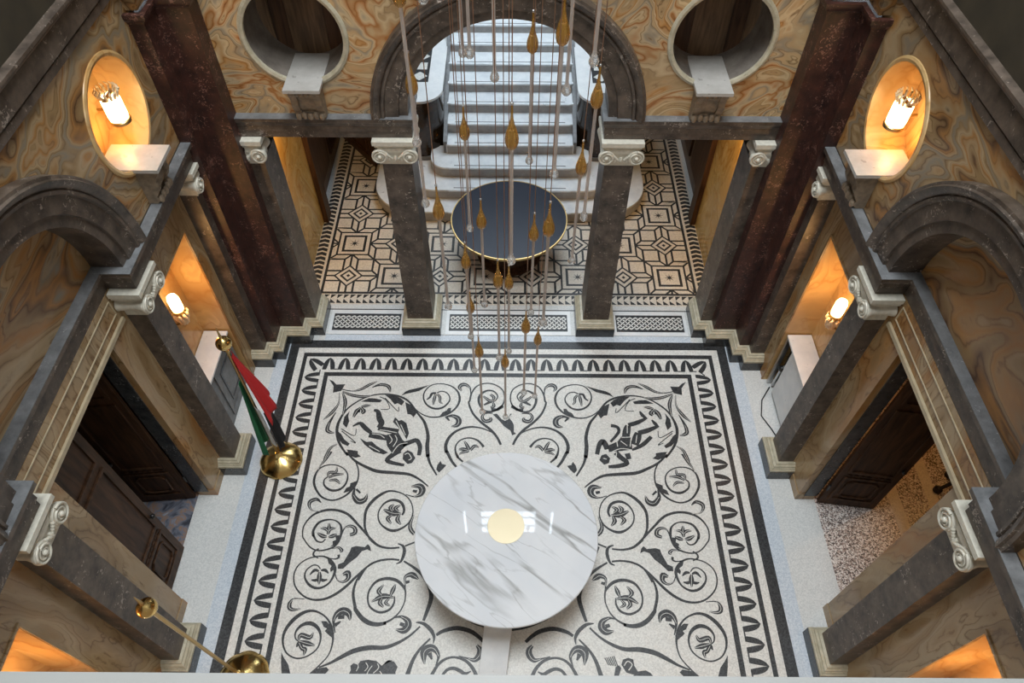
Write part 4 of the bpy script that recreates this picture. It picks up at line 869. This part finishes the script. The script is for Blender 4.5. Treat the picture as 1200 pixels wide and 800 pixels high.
def oculus_lamp(s, label):
    c = (s * 3.45, 5.45, 4.22); t = thing('wall_lamp', label, 'lamp', c)
    m = MB().lathe([(.078, 0), (.085, .05), (.085, .2), (.078, .235)], c, 24, cap=True); m.build('lit_shade', M_SHADE, t)
    MB().lathe([(.08, -.02), (.094, -.018), (.096, .01), (.088, .016)], c, 24).build('rim', M_BRASSD, t)
    m = MB()
    for i in range(14):
        a = 2 * PI * i / 14; m.tube([(c[0] + .07 * math.cos(a), c[1] + .07 * math.sin(a), c[2] + .23), (c[0] + .1 * math.cos(a), c[1] + .1 * math.sin(a), c[2] + .29), (c[0] + .085 * math.cos(a + .2), c[1] + .085 * math.sin(a + .2), c[2] + .325)], [.014, .012, .005], 5)
    m.build('crystal_crown', M_CRYST, t)
    m = MB().tube([(c[0], c[1] + .09, c[2] + .02), (s * 3.55, c[1] + .13, c[2] + .0), (s * 3.69, c[1] + .12, c[2] + .02)], .012, 8); m.box(c[0] - .02, c[0] + .02, c[1] - .10, c[1] + .1, c[2] + .236, c[2] + .245); m.build('arm', M_BRASSD, t)
    bulb('lamp_light', (s * 3.52, 5.40, 4.12), 4.5, WARM, .06)
oculus_lamp(-1, 'glowing glass lamp with crystal crown in the round niche, flag side')
oculus_lamp(1, 'glowing glass lamp with crystal crown in the round niche, pebble floor side')
def niche_lamp(s, y, label):
    c = (s * 3.70, y, 1.90); t = thing('wall_lamp', label, 'lamp', c)
    MB().lathe([(.056, 0), (.064, .05), (.064, .19), (.052, .23)], c, 24).build('lit_shade', M_SHADE, t)
    MB().lathe([(.03, -.03), (.072, -.02), (.076, .0), (.066, .015)], c, 24).build('rim', M_BRASSD, t)
    m = MB()
    for k in range(3):
        for i in range(9):
            a = 2 * PI * (i + .5 * k) / 9; r = .075 - .018 * k; m.ball((c[0] + r * math.cos(a), c[1] + r * math.sin(a), c[2] - .055 - .06 * k), .028, 7, 5, (.8, .8, 1.3))
    m.build('crystal_leaf', M_CRYST, t)
    MB().tube([(c[0], c[1], c[2] - .03), (c[0], c[1], c[2] - .2), (s * 3.80, c[1], c[2] - .25), (s * 3.855, c[1], c[2] - .25)], .014, 8).build('arm', M_BRASSD, t)
    bulb('lamp_light', (s * 3.58, y, 2.02), 10, WARM, .06)
niche_lamp(-1, 5.2, 'lit glass wall lamp in the tall niche above the panelled radiator box')
niche_lamp(1, 5.2, 'lit glass wall lamp in the tall niche above the plain radiator box')
niche_lamp(-1, 1.15, 'lit glass wall lamp in the near niche, bare flagpole side')
niche_lamp(1, 1.15, 'lit glass wall lamp in the near niche, below the pebble floor')
def radiator(s, label):
    X = mir(s); t = thing('radiator_cover', label, 'radiator cover', (s * 3.68, 5.27, 0))
    MB(X).box(3.54, 3.84, 4.70, 5.63, .97, 1.0).build('top_slab', M_WHITE, t, smooth=False)
    if s < 0:
        MB(X).box(3.57, 3.83, 4.72, 5.62, 0, .97).build('case', M_GREYB, t, smooth=False)
        fr = MB(X)
        for a, b, z0, z1 in ((4.97, 5.60, .88, .93), (4.97, 5.60, .08, .13), (4.97, 5.02, .13, .88), (5.55, 5.60, .13, .88)): fr.box(3.555, 3.57, a, b, z0, z1)
        fr.build('panel_frame', M_GREYB, t, smooth=False)
        fr = MB(X)
        for a, b, z0, z1 in ((5.11, 5.46, .76, .785), (5.11, 5.46, .23, .255), (5.11, 5.135, .255, .76), (5.435, 5.46, .255, .76)): fr.box(3.560, 3.5715, a, b, z0, z1)
        fr.build('dark_inlay', M_DARKPL, t, smooth=False)
    else:
        MB(X).box(3.56, 3.62, 4.72, 5.40, .06, .97).build('front_panel', M_WHITE, t, smooth=False)
        MB(X).box(3.68, 3.83, 4.72, 5.62, .03, .93).build('radiator_body', M_BLACK, t, smooth=False)
        MB(X).box(3.545, 3.60, 5.575, 5.615, 0.02, .96).build('metal_upright', M_STEEL, t, smooth=False)
        MB(X).tube([(3.60, 5.52, .05), (3.60, 5.50, .45), (3.64, 5.46, .62), (3.70, 5.46, .62)], .02).build('pipe', M_STEEL, t)
        MB(X).ball((3.60, 5.50, .45), .045, 10, 8).build('valve', M_BLACK, t)
radiator(-1, 'grey radiator box with framed panel and white marble top, behind the flag')
radiator(1, 'white radiator box with open end and bare pipes, below the lit niche')
tag(MB().tube([(3.56, 5.5, .03), (3.42, 5.3, .012), (3.36, 5.05, .010), (3.45, 4.85, .010), (3.5, 4.7, .012)], .008, 6).build('cable', M_BLACK), 'thin dark cable lying on the pale floor by the open radiator box', 'cable')
for s in (-1, 1):
    c = (s * 2.86, 7.10, 2.72); t = thing('wall_lamp', 'warm uplight behind the red pier on the %s' % ('flag side' if s < 0 else 'pebble floor side'), 'lamp', c)
    MB().lathe([(.03, -.06), (.06, 0), (.055, .01)], c, 16).build('cup', M_BRASSD, t); spot('lamp_light', (s * 2.80, 7.16, 2.75), 120, (1.0, .58, .20), (s * 3.04, 8.0, 1.5))

# ------------------------------------------------------------------ doors
def door_leaf(name, hinge, ang, w, label, flip=1):
    """leaf 3 m tall; built along +x from the hinge, panels on both faces, then turned"""
    t = MB().box(0, w, -.022, .022, .02, 2.95); root = struct(t.build(name, M_WOOD, smooth=False))
    for f in (-1, 1):
        for z0, z1, nm in ((.16, .70, 'lower_panel'), (.80, 2.10, 'middle_panel'), (2.20, 2.85, 'upper_panel')):
            m = MB(); y0, y1 = sorted((f * .022, f * .040)); a, b = .07, w - .07
            m.box(a, b, y0, y1, z0, z0 + .035); m.box(a, b, y0, y1, z1 - .035, z1); m.box(a, a + .035, y0, y1, z0 + .035, z1 - .035); m.box(b - .035, b, y0, y1, z0 + .035, z1 - .035)
            p = m.build('panel_moulding', M_WOOD, root, smooth=False)
            if nm == 'lower_panel':
                q = [(a + .14, z0 + .09), (b - .14, z0 + .09), (b - .09, z0 + .14), (b - .09, z1 - .14), (b - .14, z1 - .09), (a + .14, z1 - .09), (a + .09, z1 - .14), (a + .09, z0 + .14)]
                MB().tube([(x, f * .03, z) for x, z in q + q[:1]], .014, 6).build('carved_frame', M_WOOD, root)
                k = MB()
                for i in range(7): k.ball((a + .05 + (b - a - .1) * i / 6, f * .026, z1 + .05), .022, 8, 5, (1.4, .6, .8))
                k.build('carved_rosette', M_WOOD, root)
    MB().tube([(w - .06, -.05, 1.0), (w - .06, .05, 1.0)], .012, 8).build('handle_spindle', M_BLACK, root)
    for f in (-1, 1): MB().ball((w - .06, f * .06, 1.0), .028, 10, 8).build('handle', M_BLACK, root)
    for z in (.35, 2.6): MB().tube([(0, -.028, z), (0, -.028, z + .12)], .014, 8).build('hinge', M_BLACK, root)
    root.location = hinge; root.rotation_euler = (0, 0, ang); root['label'] = label
    return root
door_leaf('door_1', (-3.752, 2.565, 0), PI / 2, .63, 'closed dark carved wooden door leaf behind the bare brass flagpole')
door_leaf('door_2', (-3.78, 3.84, 0), PI + math.atan2(.061, .64), .64, 'open dark carved door leaf over blue marble floor')
door_leaf('door_3', (3.78, 3.84, 0), -math.atan2(.085, .66), .66, 'open dark carved door leaf standing over the pebble floor')
door_leaf('door_4', (3.78, 2.59, 0), math.atan2(.05, .66), .66, 'near open door leaf mostly hidden behind the pebble floor pilaster')
door_leaf('door_5', (-3.06, 11.0, 0.012), math.atan2(-.85, .7), 1.1, 'dark wooden door leaf ajar at the far end of the vestibule')

# ------------------------------------------------------------------ staircase with rounded cheeks
st = thing('staircase', 'white marble staircase rising through the arch behind the black table', 'staircase', (0, 8.78, 0))
YS = [8.78, 9.12, 9.46, 9.84, 10.17, 10.50, 10.85, 11.22, 11.60, 11.98, 12.36, 12.74, 13.1]; ZS = [.204, .377, .561, .733, .906, 1.074, 1.232, 1.375, 1.516, 1.657, 1.81, 1.96]
for i in range(12):
    y0, z1 = YS[i], ZS[i]; z0 = .012 if i == 0 else ZS[i - 1] - .03
    if i < 3:
        hw, cyy = ((2.25, 9.5), (1.72, 9.62), (1.32, 9.75))[i]; rx = (.75, .5, .27)[i]; arc = [(hw - rx + rx * math.sin(PI / 2 * k / 8), cyy - (cyy - y0) * math.cos(PI / 2 * k / 8)) for k in range(9)]
        poly = [(-x, y) for x, y in arc[::-1]] + arc + [(hw, 10.05), (-hw, 10.05)]
        o = MB().prism(poly, z0, z1).build('step', M_STAIR, st, smooth=False)
    else: o = MB().box(-1.06, 1.06, y0, YS[i + 1] + .03, z0, z1).build('step', M_STAIR, st, smooth=False)
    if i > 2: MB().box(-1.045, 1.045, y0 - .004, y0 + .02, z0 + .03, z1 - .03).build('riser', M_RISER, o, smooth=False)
    else:
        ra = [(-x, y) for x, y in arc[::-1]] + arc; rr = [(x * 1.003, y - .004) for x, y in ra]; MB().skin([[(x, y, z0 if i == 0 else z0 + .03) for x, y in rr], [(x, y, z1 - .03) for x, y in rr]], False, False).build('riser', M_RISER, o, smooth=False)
    MB().box(-.92, .92, y0 + .05, y0 + .064, z1 - .002, z1 + .002).build('nosing_strip', M_DARKPL, o, smooth=False)
    MB().box(-1.0 if i > 2 else -1.0, 1.0, y0 - .012, y0 + .01, z1 - .028, z1 - .004).build('nosing_edge', M_STAIR, o, smooth=False)
for s in (-1, 1):
    X = mir(s); poly = [(1.10, 13.6)]
    arc = [(1.10 + .38 * (1 - math.cos(PI / 2 * k / 10)), 10.28 - .38 * math.sin(PI / 2 * k / 10)) for k in range(11)]
    poly = arc + [(2.1, 9.90), (2.1, 13.6), (1.10, 13.6)]
    MB(X).prism(poly, .20, 1.46).build('cheek_wall', M_DARKGLOSS, st)
    MB(X).prism([(x + (-.02 if x < 1.6 else 0), y - .02) for x, y in poly[:-2]] + poly[-2:], .19, .45).build('cheek_base', M_GREYB, st)
    MB(X).prism([(x + (-.012 if x < 1.6 else 0), y - .012) for x, y in poly[:-2]] + poly[-2:], 1.46, 1.50).build('cheek_slab', M_WHITE, st)
    pn = MB(X)
    for a, b, c, d in ((1.34, 2.0, 10.45, 13.4),): pn.box(a, b, c, d, 1.50, 1.503)
    pn.build('mosaic_ground', M_MOSD, st, smooth=False)
    m = MB(X)
    for j in range(5):
        for ii in range(2):
            cx_, cy_ = 1.49 + .29 * ii, 10.62 + .30 * j; m.add([(cx_ + q * .105, cy_ + w, 1.5045) for q, w in ((-1, -.105), (1, -.105), (1, .105), (-1, .105))] if (ii + j) % 2 else [(cx_ + .13, cy_, 1.5045), (cx_, cy_ + .13, 1.5045), (cx_ - .13, cy_, 1.5045), (cx_, cy_ - .13, 1.5045)], [(0, 1, 2, 3)])
    stuff(m.build('mosaic_tile', M_MOSW, st, smooth=False))
    str_ = [(y, z) for y, z in zip(YS[2:12], ZS[2:12])]
    m = MB(X); m.skin([[(1.045, y, z0) for y, z0 in [(9.85, .2)] + [(13.2, .2), (13.2, 2.2), (9.85, .78)]], [(1.105, y, z0) for y, z0 in [(9.85, .2)] + [(13.2, .2), (13.2, 2.2), (9.85, .78)]]]); m.build('stringer', M_GREYB, st, smooth=False)

# ------------------------------------------------------------------ tables
tb = thing('round_table', 'large round white marble table with grey veins on the mosaic floor', 'table', (0.011, 3.085, 0))
MB().lathe([(.955, .705), (.975, .712), (.98, .722), (.98, .742), (.974, .75), (0, .75)], (0.011, 3.085, 0), 96).build('table_top', M_TABLE, tb)
MB().lathe([(.0, .7502), (.198, .7502), (.20, .7512), (.198, .7522), (0, .7522)], (0.006, 3.165, 0), 48).build('brass_disc', M_DISC, tb, smooth=False)
MB().lathe([(.42, .007), (.42, .05), (.30, .10), (.26, .35), (.30, .62), (.55, .705)], (0.011, 3.085, 0), 48).build('pedestal', M_WHITE, tb)
m = MB(); m.skin([[(-.20, 2.72, .007), (.09, 2.72, .007), (.09, 2.72, .40), (-.20, 2.72, .40)], [(-.215, 2.26, .007), (.075, 2.26, .007), (.075, 2.26, .28), (-.215, 2.26, .28)], [(-.275, 1.70, .007), (.005, 1.70, .007), (.005, 1.70, .06), (-.275, 1.70, .06)]])
m.build('foot', M_WHITE, tb, smooth=False)
bt = thing('round_table', 'round table with glossy blue-black top and brass rim, before the stairs', 'table', (0, 8.04, .014))
MB().lathe([(.84, .715), (.86, .72), (.86, .746), (0, .746)], (0, 8.04, 0), 72).build('table_top', M_NAVY, bt)
MB().lathe([(.858, .712), (.872, .712), (.872, .75), (.858, .75), (.858, .712)], (0, 8.04, 0), 72, cap=False).build('rim', M_BRASSD, bt)
MB().lathe([(.50, .014), (.50, .06), (.40, .09), (.34, .4), (.42, .66), (.60, .712)], (0, 8.04, 0), 40).build('pedestal', M_WOOD, bt)
# ------------------------------------------------------------------ flagpoles
def flagpole(x, y, label, tilt=(0, 0), ztop=2.4):
    t = thing('flagpole', label, 'flagpole', (x, y, 0.007))
    lob = lambda a, r: 1 + (.035 * abs(math.cos(4 * a)) * min(1, r / .2))
    MB().lathe([(.255, .007), (.258, .02), (.24, .06), (.19, .10), (.12, .135), (.05, .16), (.03, .20), (.026, .22)], (x, y, 0), 80, mod=lob).build('base', M_BRASS, t)
    px = lambda z: (x + tilt[0] * z, y + tilt[1] * z, z)
    MB().tube([px(.2), px(ztop)], .017, 12).build('pole', M_BRASSD, t)
    c = px(ztop); MB().lathe([(.02, -.10), (.04, -.09), (.034, -.078)] + [(.079 * math.sin(PI * k / 16), -.079 * math.cos(PI * k / 16)) for k in range(3, 15)] + [(.014, .085)], c, 32).build('ball_finial', M_BRASS, t)
    MB().lathe([(.016, .08), (.012, .14), (.004, .24)], c, 12).build('spike', M_BRASSD, t)
    return t
f1 = flagpole(-2.84, 4.336, 'brass flagpole with ball finial carrying the draped red, white, green and black flag', (.009, .004))
f2 = flagpole(-2.71, 1.80, 'bare brass flagpole with ball finial at the near edge of the floor', (-.016, -.018))
fl_ = thing('flag', 'draped red, green, white and black flag hanging from the brass pole', 'flag', (-2.83, 4.336, .5))
def cloth(name, mat, a0, a1, top, bot, nz=26, na=14):
    """sheet wrapped in folds round the pole between two bearings; top/bot give (radius, height) at the start and end bearing"""
    rings = []
    for k in range(nz + 1):
        u = k / nz; ring = []
        for i in range(na + 1):
            q = i / na; a = a0 + (a1 - a0) * q
            z = (top[0][1] + (top[1][1] - top[0][1]) * q) * (1 - u) + (bot[0][1] + (bot[1][1] - bot[0][1]) * q) * u
            r = (top[0][0] + (top[1][0] - top[0][0]) * q) * (1 - u) + (bot[0][0] + (bot[1][0] - bot[0][0]) * q) * u
            r = max(.024, r * (1 + .16 * math.sin(5.2 * q * PI + u * 1.5) * min(1, u * 2)))
            ring.append((-2.84 + .009 * z + r * math.cos(a), 4.336 + .004 * z + r * math.sin(a), z))
        rings.append(ring)
    m = MB().skin(rings, False, False); o = m.build(name, mat, fl_, clean=False)
    sm = o.modifiers.new('thick', 'SOLIDIFY'); sm.thickness = .004; return o
D = math.radians
cloth('red_band', M_RED, D(-42), D(68), ((.03, 2.20), (.03, 2.24)), ((.25, 1.16), (.16, 1.40)))
cloth('black_band', M_BLK, D(-38), D(48), ((.15, 1.25), (.12, 1.40)), ((.10, .36), (.15, .46)))
cloth('white_band', M_WCL, D(-62), D(-36), ((.03, 1.3), (.08, 1.25)), ((.07, .55), (.09, .45)))
cloth('green_band', M_GREEN, D(118), D(250), ((.03, 1.75), (.05, 1.70)), ((.12, .40), (.14, .34)))

# ------------------------------------------------------------------ tripod stand in the pebble floor room
t = thing('tripod_stand', 'black metal stand with round feet on the orange lit pebble floor', 'stand', (5.5, 4.0, 0))
MB().lathe([(.03, .45), (.03, 1.4)], (5.55, 3.98, 0), 12).build('post', M_BLACK, t)
for px, py in ((5.30, 3.99), (5.52, 4.20), (5.80, 3.85)):
    l = MB().tube([(5.55, 3.98, .5), ((px + 5.55) / 2, (py + 3.98) / 2, .3), (px, py, .03)], .022, 8).build('leg', M_BLACK, t); MB().lathe([(.05, 0), (.05, .05), (.02, .07)], (px, py, 0), 14).build('rubber_foot', M_BLACK, l)
bulb('room_lamp', (5.9, 4.4, 2.4), 36, WARM, .1)

# ------------------------------------------------------------------ glass pendants
GR = 'glass pendants of the hanging chandelier'
def pendant_proto():
    t = thing('glass_pendant', '', 'pendant lamp', (0, 0, 0), GR)
    MB().tube([(0, 0, 0), (0, 0, 1)], .0028, 5).build('wire', M_CORD, t)
    MB().ball((0, 0, .0), .009, 10, 6).build('tip', M_STEEL, t)
    lob = lambda a, r: 1 + (.04 * math.cos(12 * a) if r > .012 else 0)
    MB().lathe([(.006, -.005), (.0065, -.05), (.008, -.085), (.014, -.115), (.022, -.145), (.031, -.175), (.0345, -.20), (.0335, -.225), (.027, -.248), (.013, -.262)], (0, 0, 0), 24, mod=lob).build('amber_bulb', M_AMBER, t)
    MB().lathe([(.0105, -.15), (.0105, -1.04)], (0, 0, 0), 12, cap=True).build('glass_rod', M_ROD, t)
    MB().lathe([(.0035, -.13), (.0035, -1.03)], (0, 0, 0), 6).build('copper_core', M_CORD, t)
    MB().lathe([(.011, -1.015), (.013, -1.03), (.022, -1.048), (.0275, -1.068), (.026, -1.083), (.016, -1.096), (.0, -1.10)], (0, 0, 0), 20).build('drop', M_DROP, t)
    return t
pp = pendant_proto(); first = [True]
def place(x, y, z, label):
    if first[0]: r = pp; kids = list(pp.children)
    else:
        r = pp.copy(); COL.objects.link(r); kids = []
        for c in pp.children:
            d = c.copy(); COL.objects.link(d); d.parent = r; d.matrix_parent_inverse = Matrix.Identity(4); kids.append(d)
    r.location = (x, y, z); r['label'] = label
    for d in kids:
        if d.name.split('.')[0] == 'wire': d.scale = (1, 1, 16.6 - z)
    first[0] = False
PEND = [(0.00, 3.61, 3.31, 'lowest glass pendant of all, drop above the mosaic bird'),
 (-.20, 3.38, 3.76, 'second lowest glass pendant, on the flag side of the lowest one'),
 (.28, 3.81, 3.37, 'glass pendant with the third lowest drop, furthest from the flag among the low ones'),
 (.16, 3.38, 4.07, 'glass pendant whose drop ends fourth lowest, just beside the third lowest'),
 (-.28, 3.77, 3.84, 'glass pendant with its amber bulb before the row of triangles, drop by the leaf border'),
 (-.04, 3.31, 4.65, 'glass pendant with the larger of two amber bulbs under the black table rim'),
 (.03, 3.77, 4.13, 'glass pendant with the smaller of two amber bulbs under the black table rim'),
 (-.283, 3.66, 4.47, 'glass pendant with small amber bulb at the rim of the black table towards the flag'),
 (.27, 3.11, 5.32, 'glass pendant with the largest amber bulb seen against the black table top'),
 (.21, 3.78, 4.64, 'glass pendant with the smaller amber bulb against the black table top, next to the largest'),
 (-.39, 3.26, 5.31, 'glass pendant with amber bulb between the flag side pilaster and the black table'),
 (-.16, 3.69, 4.84, 'glass pendant with amber bulb against the black table top, towards the flag'),
 (.05, 3.02, 6.01, 'glass pendant with big amber bulb mid stairs, rod crossing the black table'),
 (.50, 3.76, 5.26, 'glass pendant with amber bulb at the foot of the stair cheek away from the flag'),
 (-.27, 4.04, 5.32, 'glass pendant with amber bulb before the lower stairs, flag side of the middle one'),
 (.52, 3.50, 5.93, 'glass pendant with amber bulb before the stair cheek away from the flag'),
 (-.52, 3.62, 5.93, 'glass pendant with amber bulb before the stair cheek nearest the flag'),
 (.30, 3.38, 6.37, 'glass pendant with amber bulb high against the grey arch, cut by the picture edge'),
 (.17, 4.09, 5.92, 'glass pendant with amber bulb at the top of the visible stairs'),
 (-.51, 3.50, 6.50, 'glass pendant with only its rod and drop in view, drop by the flag side capital'),
 (.36, 3.65, 6.75, 'glass pendant with clear drop at the upper stairs, close to the cheek farther from flag'),
 (-.055, 3.80, 6.74, 'glass pendant with clear drop over the upper stairs, near the middle'),
 (.47, 3.40, 7.08, 'glass pendant with large clear drop over the arch, above the cheek away from the flag'),
 (-.25, 4.00, 6.78, 'one of two touching glass pendants over the upper stairs, the outer one'),
 (-.205, 3.95, 6.80, 'one of two touching glass pendants over the upper stairs, the inner one'),
 (-.42, 3.70, 7.25, 'glass pendant whose drop just enters at the top edge over the arch')]
for q in PEND: place(*q)
# a few bare wires of pendants that hang above the picture
tag(MB().lathe([(.9, 16.45), (.9, 16.55), (.5, 16.6)], (0, 3.6, 0), 40).build('ceiling_rose', M_BRASSD), 'brass ceiling plate high above that carries the glass pendants', 'ceiling plate')
